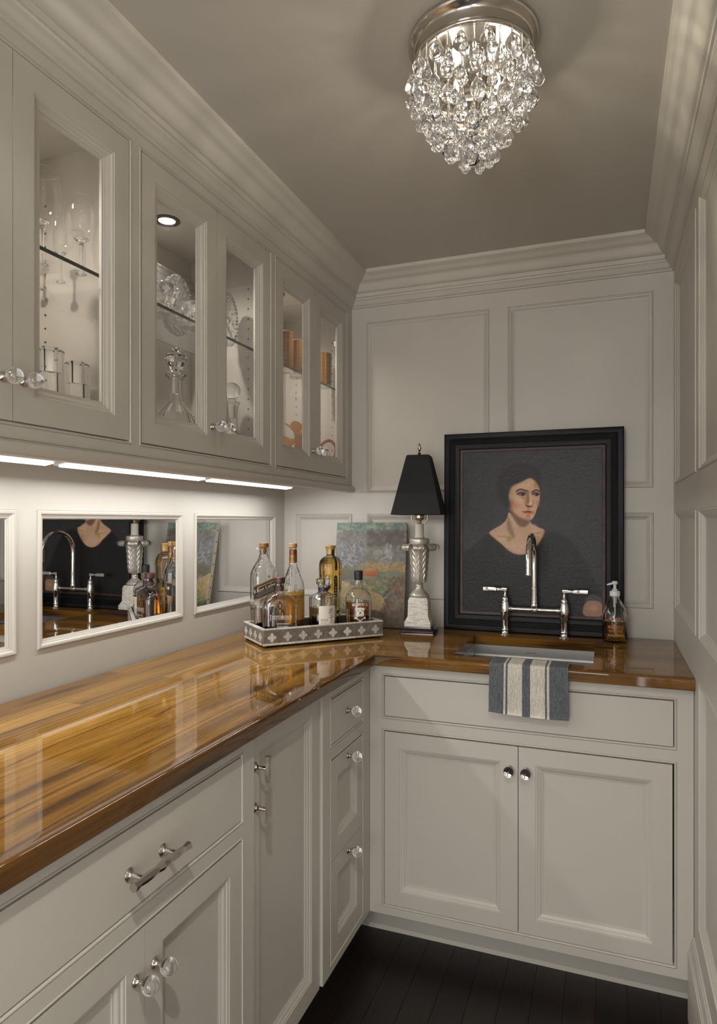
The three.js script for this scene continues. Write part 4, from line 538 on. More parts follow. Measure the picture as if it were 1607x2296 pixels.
{ // round-shouldered bourbon
  const x = 0.2355, z = 0.5445, t = thing('bourbon_bottle', 'short broad bottle of golden bourbon with etched white lettering, brown stopper', 'bottle', [x, FLOOR_Y, z], facing(x, z) + 0.05);
  const rows = [[0, 0.053, 0.031, 4.5], [0.003, 0.0575, 0.0345, 4.5], [0.006, 0.0585, 0.0355, 4.5], [0.115, 0.0585, 0.0355, 4.5], [0.128, 0.0565, 0.035, 4], [0.139, 0.051, 0.033, 3.4], [0.147, 0.0435, 0.030, 3], [0.153, 0.034, 0.026, 2.6], [0.157, 0.0245, 0.021, 2.3], [0.161, 0.0165, 0.0160, 2], [0.166, 0.0142, 0.0142, 2], [0.183, 0.0142, 0.0142, 2], [0.184, 0.0172, 0.0172, 2], [0.192, 0.0172, 0.0172, 2], [0.1925, 0.0155, 0.0155, 2]];
  mesh('bottle_glass', shell(rows, 0.0035, 0.010), M.glass, t); mesh('bourbon', liquid(rows, 0.150, 0.0039, 0.0105), liq([0.90, 0.66, 0.14], 0.045), t);
  mesh('neck_band', patch(0.01445, 0.016, 0.1745, 0, Math.PI * 2), std({ color: lin(0.07, 0.035, 0.025), roughness: 0.5 }), t); mesh('stopper', lathe([[0, 0.175], [0.0088, 0.175], [0.0095, 0.193], [0.0178, 0.1935], [0.0185, 0.195], [0.0180, 0.211], [0.0165, 0.213], [0, 0.2135]], 28), std({ color: lin(0.06, 0.02, 0.014), roughness: 0.4 }), t);
  const tx = canvasTex(1024, 1024, (c, W, H) => {
    c.clearRect(0, 0, W, H); c.fillStyle = 'rgba(34,20,8,.88)'; c.beginPath(); c.moveTo(440, 130); c.bezierCurveTo(420, 60, 520, 20, 500, 110); c.bezierCurveTo(580, 130, 580, 260, 520, 300); c.bezierCurveTo(640, 330, 660, 460, 650, 700); c.lineTo(600, 1010); c.lineTo(420, 1010); c.bezierCurveTo(400, 780, 390, 420, 440, 310); c.bezierCurveTo(390, 250, 400, 170, 440, 130); c.fill(); c.fillStyle = 'rgba(190,130,40,.9)'; c.beginPath(); c.ellipse(490, 215, 38, 58, 0, 0, 7); c.fill(); c.beginPath(); c.moveTo(450, 330); c.lineTo(520, 330); c.lineTo(480, 520); c.fill(); c.fillRect(545, 420, 40, 190); c.fillStyle = 'rgba(34,20,8,.9)'; c.fillRect(470, 205, 12, 6); c.fillRect(500, 205, 12, 6); c.fillRect(480, 245, 24, 5); c.fillRect(486, 220, 7, 14);
    c.fillStyle = 'rgba(34,20,8,.8)'; c.beginPath(); c.moveTo(190, 230); c.bezierCurveTo(110, 380, 90, 700, 130, 1010); c.lineTo(230, 1010); c.bezierCurveTo(190, 700, 210, 420, 270, 230); c.fill();
    c.fillStyle = '#e9e4d8'; c.textAlign = 'left'; c.font = '180px serif'; c.fillText('J', 130, 610); c.font = '128px serif'; c.fillText("EFFERSON'S", 212, 600, 690); c.fillRect(240, 624, 640, 6); c.font = 'bold 50px serif'; c.fillText('KENTUCKY STRAIGHT', 380, 770, 420); c.fillText('BOURBON WHISKEY', 380, 850, 400); c.fillText('VERY SMALL BATCH', 380, 930, 400);
  });
  mesh('lettering', new THREE.PlaneGeometry(0.098, 0.116), std({ map: tx, transparent: true, roughness: 0.5 }), t, [0.002, 0.086, 0.0358]);
}
{ // tall round bottle, amber label
  const x = 0.2275, z = 0.4255, t = thing('malt_bottle', 'tall round bottle with long sloping neck, copper capsule and amber label', 'bottle', [x, FLOOR_Y, z], facing(x, z) + 0.1);
  const rows = round([[0, 0.036], [0.004, 0.0395], [0.15, 0.0405], [0.165, 0.040], [0.185, 0.0365], [0.205, 0.030], [0.225, 0.0225], [0.242, 0.0168], [0.255, 0.0142], [0.302, 0.0132], [0.304, 0.0145], [0.309, 0.0145], [0.310, 0.0135]]);
  mesh('bottle_glass', shell(rows, 0.003, 0.012), M.glass, t); mesh('malt', liquid(rows, 0.158, 0.0034, 0.0125), liq([0.80, 0.55, 0.16], 0.06), t);
  const foil = canvasTex(256, 256, (c, W, H) => { c.fillStyle = '#7c4526'; c.fillRect(0, 0, W, H); c.fillStyle = '#8a6a34'; c.fillRect(0, 120, W, 110); c.fillStyle = '#3a2114'; for (let y = 128; y < 226; y += 22) for (let x = 0; x < W; x += 16) c.fillRect(x, y, 9, 8); c.fillStyle = '#d0a860'; c.fillRect(0, 116, W, 5); c.fillRect(0, 230, W, 5); });
  mesh('capsule', patch(0.0146, 0.046, 0.279, 0, Math.PI * 2, 0.0138), labelMat(foil, { metalness: 0.5, roughness: 0.35 }), t); mesh('stopper', lathe([[0, 0.308], [0.0142, 0.3095], [0.0148, 0.311], [0.0148, 0.323], [0.0135, 0.3248], [0, 0.325]], 24), std({ color: lin(0.34, 0.19, 0.07), roughness: 0.55 }), t);
  const tx = canvasTex(1024, 1024, (c, W, H) => { c.fillStyle = '#c99a4a'; c.fillRect(0, 0, W, H); c.fillStyle = '#b6863a'; c.fillRect(0, 0, W, 20); c.fillStyle = '#6d4420'; c.fillRect(0, 700, W, 160); c.fillStyle = '#a87834'; c.fillRect(0, 860, W, 164); c.fillStyle = '#3a2410'; c.textAlign = 'center'; c.font = 'bold 118px serif'; c.fillText('GLENMORANGIE', W / 2, 150, 880); c.font = '48px serif'; c.fillText('HIGHLAND SINGLE MALT', W / 2, 222, 700); c.fillText('SCOTCH WHISKY', W / 2, 280, 500); c.font = '40px serif'; c.fillText('The', W / 2, 340); c.font = '60px serif'; c.fillText('ORIGINAL', W / 2, 400); c.strokeStyle = '#8a6428'; c.lineWidth = 5; c.strokeRect(W / 2 - 80, 440, 160, 170); c.strokeRect(W / 2 - 50, 470, 100, 110); c.fillStyle = '#d8b070'; c.font = '44px serif'; c.fillText('TEN YEARS OLD', W / 2, 790); });
  mesh('label', patch(0.0411, 0.142, 0.081, -1.25, 2.5), labelMat(tx), t, undefined, undefined, 'wraparound amber label');
}
{ // faceted decanter bottle, cream label
  const x = 0.3430, z = 0.4215, t = thing('faceted_bottle', 'short many-sided bottle with glass stopper and cream label with black brush calligraphy', 'bottle', [x, FLOOR_Y, z], facing(x, z) + 0.32);
  const rows = round([[0, 0.046], [0.003, 0.0488], [0.133, 0.0495], [0.138, 0.048], [0.146, 0.036], [0.152, 0.022], [0.156, 0.0172], [0.174, 0.0165], [0.175, 0.0205], [0.180, 0.0205], [0.181, 0.018]]);
  mesh('bottle_glass', shell(rows, 0.0045, 0.014, 24, 0.15), M.glass, t); mesh('whisky', liquid(rows, 0.102, 0.005, 0.0145, 24, 0.15), liq([0.90, 0.78, 0.45], 0.12), t);
  mesh('stopper', facetLathe([[0, 0.165], [0.010, 0.165], [0.012, 0.1815], [0.0235, 0.182], [0.025, 0.185], [0.025, 0.200], [0.0235, 0.203], [0, 0.2035]], 24, 0.15), M.crystal, t); mesh('neck_band', patch(0.0178, 0.014, 0.164, 0, Math.PI * 2), std({ color: lin(0.035, 0.02, 0.035), roughness: 0.4 }), t);
  const tx = canvasTex(1024, 768, (c, W, H) => {
    c.fillStyle = '#d9d1c4'; c.fillRect(0, 0, W, H); c.fillStyle = '#1c1a1a'; c.textAlign = 'left'; c.font = 'bold 84px serif'; 'HIBIKI'.split('').forEach((s, i) => c.fillText(s, 130 + i * 72, 400)); c.font = '32px serif'; c.fillText('SUNTORY WHISKY', 132, 450, 400); c.font = '32px serif'; c.textAlign = 'center'; c.fillText('JAPANESE HARMONY', W / 2, 540); c.fillText('BLENDED IN JAPAN', W / 2, 600); c.translate(250, 10); c.scale(0.68, 0.62);
    c.strokeStyle = '#151313'; c.lineCap = 'round'; const st = (w, ...p) => { c.lineWidth = w; c.beginPath(); c.moveTo(p[0], p[1]); for (let i = 2; i < p.length; i += 2) c.lineTo(p[i], p[i + 1]); c.stroke(); };
    st(20, 600, 90, 540, 170, 610, 160); st(20, 620, 150, 520, 270, 610, 230); st(16, 600, 230, 500, 340); st(18, 690, 70, 660, 120); st(16, 650, 130, 750, 120, 745, 220); st(14, 660, 130, 655, 260); st(12, 660, 175, 740, 168); st(14, 655, 225, 745, 215); st(18, 655, 260, 700, 250, 640, 330); st(16, 700, 250, 760, 300); st(16, 800, 90, 800, 330); st(16, 800, 100, 870, 90, 830, 160, 880, 200, 820, 240); st(22, 640, 400, 820, 370); st(16, 730, 330, 735, 380); st(14, 690, 420, 700, 460); st(14, 790, 400, 760, 450); st(24, 590, 490, 900, 455); st(18, 740, 470, 740, 700); st(16, 690, 520, 690, 680); st(12, 690, 540, 780, 530); st(12, 690, 600, 775, 592); st(24, 735, 620, 735, 720);
  });
  mesh('label', patch(0.0502, 0.102, 0.060, -0.62, 1.24), labelMat(tx), t, undefined, undefined, 'cream paper label');
}
{ // tall faceted golden liqueur
  const x = 0.3310, z = 0.3270, t = thing('liqueur_bottle', 'tall eight-sided golden liqueur bottle with flared brass cap and black vertical label', 'bottle', [x, FLOOR_Y, z], facing(x, z) + 0.14);
  const rows = round([[0, 0.035], [0.004, 0.0385], [0.10, 0.0395], [0.235, 0.0425], [0.245, 0.0425], [0.255, 0.0405], [0.265, 0.035], [0.272, 0.027], [0.276, 0.018], [0.279, 0.0148], [0.290, 0.0148]]);
  mesh('bottle_glass', shell(rows, 0.004, 0.016, 8, 0.3), M.glass, t); mesh('liqueur', liquid(rows, 0.272, 0.0046, 0.0165, 8, 0.3), liq([0.78, 0.58, 0.14], 0.055), t);
  mesh('cap', lathe([[0, 0.2775], [0.0155, 0.278], [0.0158, 0.285], [0.0172, 0.300], [0.0195, 0.310], [0.0205, 0.3135], [0.0198, 0.315], [0.016, 0.314], [0, 0.3135]], 32), gold, t);
  const fr = 0.0392; // distance of a facet from the axis
  for (let k = 0; k < 8; k++) { const arch = new THREE.TorusGeometry(0.0150, 0.0009, 6, 16, Math.PI); mesh('arch_rib', arch, M.glass, t, [Math.sin((k + 0.5) * Math.PI / 4) * fr, 0.224, Math.cos((k + 0.5) * Math.PI / 4) * fr], [0, (k + 0.5) * Math.PI / 4, 0]); }
  const tx = canvasTex(160, 1024, (c, W, H) => { c.fillStyle = '#131211'; c.fillRect(0, 0, W, H); c.strokeStyle = '#8f7a48'; c.lineWidth = 5; c.strokeRect(8, 8, W - 16, H - 16); c.save(); c.translate(W / 2, H / 2); c.rotate(Math.PI / 2); c.fillStyle = '#d9d0b4'; c.font = 'bold 92px sans-serif'; c.textAlign = 'center'; c.textBaseline = 'middle'; 'ST-GERMAIN'.split('').forEach((s, i) => c.fillText(s, -400 + i * 88, 4)); c.restore(); });
  const F = new THREE.Group(); const ang = Math.PI / 8; const sh = (w, h) => { const s = new THREE.Shape(V2([[-w / 2, -h / 2 + w / 2], [0, -h / 2], [w / 2, -h / 2 + w / 2], [w / 2, h / 2 - w / 2], [0, h / 2], [-w / 2, h / 2 - w / 2]])); const g = new THREE.ShapeGeometry(s), uv = g.attributes.uv, p = g.attributes.position; for (let i = 0; i < p.count; i++) uv.setXY(i, p.getX(i) / w + 0.5, p.getY(i) / h + 0.5); return g; };
  const bk = std({ color: lin(0.012, 0.011, 0.011), roughness: 0.4, side: THREE.DoubleSide });
  mesh('label', sh(0.0145, 0.122), labelMat(tx, { roughness: 0.4 }), t, [Math.sin(ang) * 0.0380, 0.148, Math.cos(ang) * 0.0380], [-0.018, ang, 0], 'black vertical label').rotation.order = 'YXZ';
  { const pts = [[0.0180, 0.300], [0.0165, 0.2835], [0.0185, 0.279], [0.0272, 0.2735], [0.0350, 0.2665], [0.0398, 0.2575], [0.0405, 0.245], [0.0398, 0.226]], pos = [], idx = []; pts.forEach(([r, y], i) => { for (const s of [-1, 1]) pos.push(Math.sin(ang + s * 0.0048 / r) * r, y, Math.cos(ang + s * 0.0048 / r) * r); if (i) idx.push(i * 2 - 2, i * 2, i * 2 - 1, i * 2 - 1, i * 2, i * 2 + 1); }); const g = new THREE.BufferGeometry(); g.setAttribute('position', new THREE.BufferAttribute(new Float32Array(pos), 3)); g.setIndex(idx); g.computeVertexNormals(); mesh('neck_strip', metreUV(g), bk, t); }
  mesh('medallion', sh(0.017, 0.026), bk, t, [Math.sin(ang - Math.PI / 4) * 0.0378, 0.165, Math.cos(ang - Math.PI / 4) * 0.0378], [0, ang - Math.PI / 4 + 0.15, 0]); mesh('medallion', sh(0.008, 0.034), bk, t, [Math.sin(ang + Math.PI / 4) * 0.0378, 0.165, Math.cos(ang + Math.PI / 4) * 0.0378], [0, ang + Math.PI / 4, 0]); mesh('foot_label', patch(0.0400, 0.012, 0.075, ang - 0.25, 0.5), std({ color: lin(0.03, 0.02, 0.01), roughness: 0.4, side: THREE.DoubleSide }), t);
}
{ // apothecary bottle with a dog's head
  const x = 0.4363, z = 0.3162, t = thing('rye_bottle', 'short round-shouldered bottle with black cap and a white bulldog and crossbones print', 'bottle', [x, FLOOR_Y, z], facing(x, z) + 0.12);
  const rows = round([[0, 0.044], [0.004, 0.0478], [0.118, 0.0485], [0.130, 0.0472], [0.142, 0.0425], [0.152, 0.0345], [0.159, 0.0245], [0.164, 0.0165], [0.169, 0.0142], [0.196, 0.0142]]);
  mesh('bottle_glass', shell(rows, 0.0033, 0.012), M.glass, t); mesh('rye', liquid(rows, 0.114, 0.0037, 0.0125), liq([0.64, 0.33, 0.11], 0.05), t);
  mesh('cap', lathe([[0, 0.191], [0.0158, 0.191], [0.0160, 0.192], [0.0160, 0.207], [0.0163, 0.2075], [0.0163, 0.222], [0.0150, 0.2245], [0, 0.225]], 32), std({ color: lin(0.012, 0.012, 0.012), roughness: 0.5 }), t);
  const tx = canvasTex(1024, 1024, (c, W, H) => {
    c.clearRect(0, 0, W, H); const X = 560; c.fillStyle = '#e4dcc8'; c.textAlign = 'center'; c.font = 'bold 120px serif'; c.save(); c.translate(X, 140); "ROWSON'S".split('').forEach((s, i) => { c.save(); const a = (i - 3.5) * 0.085; c.translate(Math.sin(a) * 760, 20 + (1 - Math.cos(a)) * 420); c.rotate(a); c.fillText(s, 0, 0); c.restore(); }); c.restore();
    c.beginPath(); c.ellipse(X, 320, 120, 105, 0, 0, 7); c.fill(); c.beginPath(); c.ellipse(X, 420, 130, 95, 0, 0, 7); c.fill(); for (const s of [-1, 1]) { c.beginPath(); c.moveTo(X + s * 60, 225); c.lineTo(X + s * 165, 245); c.lineTo(X + s * 125, 330); c.fill(); c.beginPath(); c.ellipse(X + s * 78, 460, 52, 62, 0, 0, 7); c.fill(); }
    c.fillStyle = '#3c1d0c'; for (const s of [-1, 1]) { c.beginPath(); c.ellipse(X + s * 58, 318, 22, 15, s * 0.4, 0, 7); c.fill(); c.lineWidth = 9; c.strokeStyle = '#3c1d0c'; c.beginPath(); c.moveTo(X, 430); c.quadraticCurveTo(X + s * 40, 420, X + s * 66, 490); c.stroke(); } c.beginPath(); c.ellipse(X, 392, 32, 22, 0, 0, 7); c.fill(); c.fillRect(X - 4, 400, 8, 40); c.lineWidth = 7; c.beginPath(); c.moveTo(X - 30, 485); c.quadraticCurveTo(X, 466, X + 30, 485); c.stroke();
    c.strokeStyle = '#e4dcc8'; c.fillStyle = '#e4dcc8'; c.lineWidth = 26; c.lineCap = 'round'; for (const s of [-1, 1]) { c.beginPath(); c.moveTo(X - s * 140, 570); c.lineTo(X + s * 140, 760); c.stroke(); for (const q of [-1, 1]) { c.beginPath(); c.arc(X - q * s * 150, 665 - q * 110, 24, 0, 7); c.arc(X - q * s * 168, 665 - q * 76, 24, 0, 7); c.fill(); } }
    c.beginPath(); c.moveTo(X - 150, 860); c.quadraticCurveTo(X, 770, X + 150, 860); c.lineTo(X + 150, 900); c.lineTo(X - 150, 900); c.fill(); c.font = 'bold 80px serif'; c.fillText('RYE', X, 985); c.fillStyle = '#cbbfa4'; c.save(); c.translate(110, 560); c.rotate(-Math.PI / 2); c.font = 'italic bold 110px serif'; c.fillText('Small Batch', 0, 0, 520); c.font = '46px serif'; c.fillText('DISTILLED AND BOTTLED', 0, 80, 480); c.restore();
  });
  mesh('lettering', patch(0.0489, 0.108, 0.066, -1.25, 2.3), std({ map: tx, transparent: true, roughness: 0.5, side: THREE.DoubleSide }), t);
}
// ------------------------------------------------------------------ things inside the wall cupboards
const SH = 1.8658, BT = 1.5003;
const stemGroup = 'wine glasses on the upper shelf of the first cupboard';
function wineGlass(label, x, z, s = 1) {
  const t = thing('wine_glass', label, 'glass', [x, SH, z], 0, stemGroup); t.scale.setScalar(s);
  mesh('bowl', lathe([[0.004, 0.078], [0.014, 0.081], [0.024, 0.089], [0.0305, 0.100], [0.0335, 0.114], [0.0335, 0.128], [0.0315, 0.145], [0.0285, 0.163], [0.0275, 0.1695]], 40), M.thinGlass, t);
  mesh('rim', new THREE.TorusGeometry(0.0275, 0.0006, 6, 48).rotateX(Math.PI / 2).translate(0, 0.1697, 0), M.glass, t);
  mesh('stem', lathe([[0, 0.004], [0.012, 0.004], [0.006, 0.009], [0.004, 0.016], [0.0036, 0.045], [0.0042, 0.066], [0.007, 0.074], [0.015, 0.0805], [0.008, 0.0835], [0, 0.0845]], 24), M.glass, t);
  mesh('foot', lathe([[0, 0], [0.034, 0], [0.0343, 0.0008], [0.030, 0.0018], [0.013, 0.0042], [0, 0.0048]], 40), M.thinGlass, t); return t;
}
wineGlass('tall clear wine glass at the left edge of the first cupboard window', 0.167, 1.493, 1.18);
wineGlass('clear wine glass standing foremost at the right of the shelf', 0.205, 1.421);
wineGlass('clear wine glass half hidden between two others on the shelf', 0.128, 1.402, 0.86);
wineGlass('clear wine glass farthest back by the cupboard rear', 0.045, 1.385, 0.9);
{ // lower shelf of the first cupboard
  const px = { a: [0.185, 1.491], b: [0.185, 1.415] };
  const make = (label, x, z, s) => { const t = thing('crystal_votive', label, 'candle holder', [x, BT, z], 0.35, 'crystal votive holders'); t.scale.setScalar(s); mesh('block', toCreasedNormals(new THREE.LatheGeometry(V2([[0, 0], [0.030, 0], [0.031, 0.001], [0.0285, 0.180], [0.027, 0.182], [0.017, 0.182], [0.016, 0.17], [0.016, 0.135], [0, 0.133]]), 6), 0.2), M.crystal, t); return t; };
  make('taller six-sided crystal block beside the knob', px.a[0], px.a[1], 1.05); make('shorter six-sided crystal block at the right of the cupboard floor', px.b[0], px.b[1], 0.98);
  const f = thing('flute_glass', 'flaring trumpet shaped clear glass behind the crystal blocks', 'glass', [0.065, BT, 1.402]); mesh('bowl', lathe([[0.004, 0.05], [0.007, 0.07], [0.040, 0.225]], 40), M.thinGlass, f); mesh('stem', lathe([[0, 0], [0.03, 0], [0.03, 0.002], [0.006, 0.006], [0.004, 0.03], [0.005, 0.05], [0.003, 0.056], [0, 0.058]], 28), M.glass, f); mesh('rim', new THREE.TorusGeometry(0.040, 0.0006, 6, 48).rotateX(Math.PI / 2).translate(0, 0.225, 0), M.glass, f);
  const b = thing('ribbed_tumbler', 'low clear tumbler with stacked horizontal ribs between two crystal blocks', 'glass', [0.128, BT, 1.398]), rib = [[0, 0], [0.026, 0]]; for (let k = 0; k < 9; k++) rib.push([0.029, 0.004 + k * 0.011], [0.026, 0.0095 + k * 0.011]); rib.push([0.025, 0.102], [0.022, 0.100], [0.022, 0.012], [0, 0.011]); mesh('body', lathe(rib, 32), M.crystal, b);
}
// cut crystal: facets worked into a lathe or a plate
function cutPlate(R0, lobes, seed, dish = 0.02) {
  const pos = [], idx = [], nr = 22, na = 160, th = 0.005, row = (k) => { for (let i = 0; i <= nr; i++) for (let j = 0; j < na; j++) { const a = j / na * Math.PI * 2, f = i / nr, sc = 1 + 0.045 * Math.abs(Math.cos(a * lobes / 2)) * f, r = f * R0 * sc, star = 0.0050 * Math.abs(((a * 8 / Math.PI + f * 3) % 2 + 2) % 2 - 1) + 0.0040 * Math.abs(((a * 12 / Math.PI - f * 6 + seed) % 2 + 2) % 2 - 1) + 0.0018 * Math.abs((f * 9 % 2) - 1); pos.push(r * Math.cos(a), r * Math.sin(a), dish * f * f * f + (k ? -th - star : 0)); } }; row(0); row(1);
  const S = (nr + 1) * na; for (let i = 0; i < nr; i++) for (let j = 0; j < na; j++) { const a = i * na + j, b = i * na + (j + 1) % na; idx.push(a, a + na, b, b, a + na, b + na, a + S, b + S, a + na + S, b + S, b + na + S, a + na + S); } for (let j = 0; j < na; j++) { const a = nr * na + j, b = nr * na + (j + 1) % na; idx.push(a, a + S, b, b, a + S, b + S); }
  const g = new THREE.BufferGeometry(); g.setAttribute('position', new THREE.BufferAttribute(new Float32Array(pos), 3)); g.setAttribute('uv', new THREE.BufferAttribute(new Float32Array(pos.length / 3 * 2), 2)); g.setIndex(idx); return toCreasedNormals(g, 0.12);
}
function cutBowl(R0, h, n, seed) {
  const rows = 16, na = 144, pos = [], idx = [], prof = (f) => [R0 * (0.34 + 0.66 * Math.pow(f, 0.62)), h * f], S = (rows + 1) * na;
  for (const k of [0, 1]) for (let i = 0; i <= rows; i++) for (let j = 0; j < na; j++) { const a = j / na * Math.PI * 2, f = i / rows, [r, y] = prof(f), cut = k ? 0 : 0.0050 * Math.abs(((a * n / Math.PI + f * 4) % 2 + 2) % 2 - 1) + 0.0050 * Math.abs(((a * n / Math.PI - f * 4 + seed) % 2 + 2) % 2 - 1), rim = 0.008 * Math.abs(Math.sin(a * n / 4)) * f * f; pos.push((r - (k ? 0.006 : cut)) * Math.cos(a), Math.max(y + rim, k ? 0.008 : 0), (r - (k ? 0.006 : cut)) * Math.sin(a)); }
  for (let i = 0; i < rows; i++) for (let j = 0; j < na; j++) { const a = i * na + j, b = i * na + (j + 1) % na; idx.push(a, a + na, b, b, a + na, b + na, a + S, b + S, a + na + S, b + S, b + na + S, a + na + S); }
  for (let j = 0; j < na; j++) { const a = rows * na + j, b = rows * na + (j + 1) % na; idx.push(a, a + S, b, b, a + S, b + S); } for (const k of [0, 1]) { const c = pos.length / 3; pos.push(0, k ? 0.008 : 0, 0); for (let j = 0; j < na; j++) { const a = k * S + j, b = k * S + (j + 1) % na; k ? idx.push(c, b, a) : idx.push(c, a, b); } }
  const g = new THREE.BufferGeometry(); g.setAttribute('position', new THREE.BufferAttribute(new Float32Array(pos), 3)); g.setAttribute('uv', new THREE.BufferAttribute(new Float32Array(pos.length / 3 * 2), 2)); g.setIndex(idx); return toCreasedNormals(g, 0.12);
}
{ // second cupboard
  let t = thing('crystal_plate', 'round scalloped cut crystal plate standing on edge', 'plate', [0.100, SH + 0.090, 0.955]); mesh('dish', cutPlate(0.082, 28, 0.3), M.cut, t, undefined, [-0.2, Math.PI / 2 + 0.5, 0]); t.rotation.y = -0.35;
  t = thing('lattice_dish', 'long oblong crystal dish with lattice cutting standing behind the round plate', 'dish', [0.036, SH + 0.002, 0.89], Math.PI / 2);
  { const g = [], w = 0.34, h = 0.235; for (let k = 0; k < 34; k++) { const x = -w / 2 + (k + 0.5) * w / 34; g.push(new THREE.BoxGeometry(0.0028, 0.11, 0.004).rotateZ(0.6).translate(x * 0.84, 0.170, 0), new THREE.BoxGeometry(0.0028, 0.11, 0.004).rotateZ(-0.6).translate(x * 0.84, 0.170, 0.0006)); } for (let k = 0; k < 40; k++) g.push(new THREE.SphereGeometry(0.0055, 8, 6).translate(-w / 2 + (k + 0.5) * w / 40, h, 0)); g.push(new THREE.BoxGeometry(w, 0.125, 0.005).translate(0, 0.063, 0), new THREE.BoxGeometry(w, 0.016, 0.006).translate(0, 0.222, 0)); const lat = mesh('lattice', mergeGeometries(g.map((q) => q.toNonIndexed())), M.cut, t, undefined, [-0.08, 0, 0]); lat.userData.kind = 'stuff'; }
  t = thing('crystal_bowl', 'star-rimmed cut crystal bowl at the left edge of the window, before the round plate', 'bowl', [0.175, SH + 0.001, 1.115]); mesh('bowl', cutBowl(0.062, 0.072, 8, 0.4), M.cut, t); const b0 = t;
  clone(b0, 'star-rimmed crystal bowl at the right of its twin, by the door stile', [0.172, SH + 0.001, 0.985], 0.5).scale.setScalar(0.92);
  t = thing('crystal_plate', 'beaded cut crystal plate behind the second window of the cupboard', 'plate', [0.175, SH + 0.084, 0.800]); mesh('dish', cutPlate(0.076, 36, 0.8), M.cut, t, undefined, [-0.2, Math.PI / 2 + 0.2, 0]);
  // decanters
  t = thing('decanter', 'fluted crystal decanter with faceted pointed stopper', 'decanter', [0.195, BT, 1.068], 0.1);
  { const rows = round([[0, 0.052], [0.004, 0.056], [0.03, 0.060], [0.065, 0.060], [0.095, 0.056], [0.118, 0.046], [0.132, 0.034], [0.141, 0.026], [0.150, 0.0195], [0.170, 0.0175], [0.200, 0.0170], [0.210, 0.0185], [0.221, 0.0285], [0.2235, 0.029], [0.2255, 0.0270]]); mesh('body', shell(rows, 0.0048, 0.012, 18, 0.2), M.crystal, t);
    mesh('stopper', facetLathe([[0, 0.172], [0.0098, 0.172], [0.0118, 0.222], [0.0125, 0.229], [0.0175, 0.236], [0.0245, 0.255], [0.0285, 0.268], [0.0275, 0.274], [0.0185, 0.284], [0.0135, 0.289], [0.012, 0.293], [0.008, 0.2965], [0, 0.298]], 12, 0.25), M.crystal, t); }
  t = thing('decanter', 'smooth clear decanter with a round ball stopper', 'decanter', [0.190, BT, 0.776]);
  { const rows = round([[0, 0.050], [0.004, 0.054], [0.02, 0.0565], [0.05, 0.054], [0.078, 0.046], [0.096, 0.034], [0.107, 0.023], [0.116, 0.0185], [0.135, 0.0165], [0.178, 0.0175], [0.184, 0.0185], [0.196, 0.0235], [0.199, 0.0235], [0.200, 0.022]]); mesh('body', shell(rows, 0.004, 0.012, 40, 0.8), M.glass, t); mesh('stopper', lathe([[0, 0.150], [0.0105, 0.150], [0.0128, 0.202], [0.0095, 0.209], ...Array.from({ length: 15 }, (_, i) => { const a = 0.45 + i / 14 * (Math.PI - 0.45); return [0.0265 * Math.sin(a), 0.2345 - 0.0265 * Math.cos(a)]; })], 40), M.glass, t); }
  const tw = thing('cut_tumbler', 'small ribbed crystal tumbler behind the fluted decanter, towards the stemware', 'glass', [0.07, BT, 1.125]); mesh('body', shell(round([[0, 0.034], [0.003, 0.036], [0.085, 0.040], [0.088, 0.039]]), 0.005, 0.012, 16, 0.2), M.crystal, tw);
  clone(tw, 'small ribbed crystal tumbler behind the fluted decanter, towards the ball stopper', [0.075, BT, 0.975]);
}
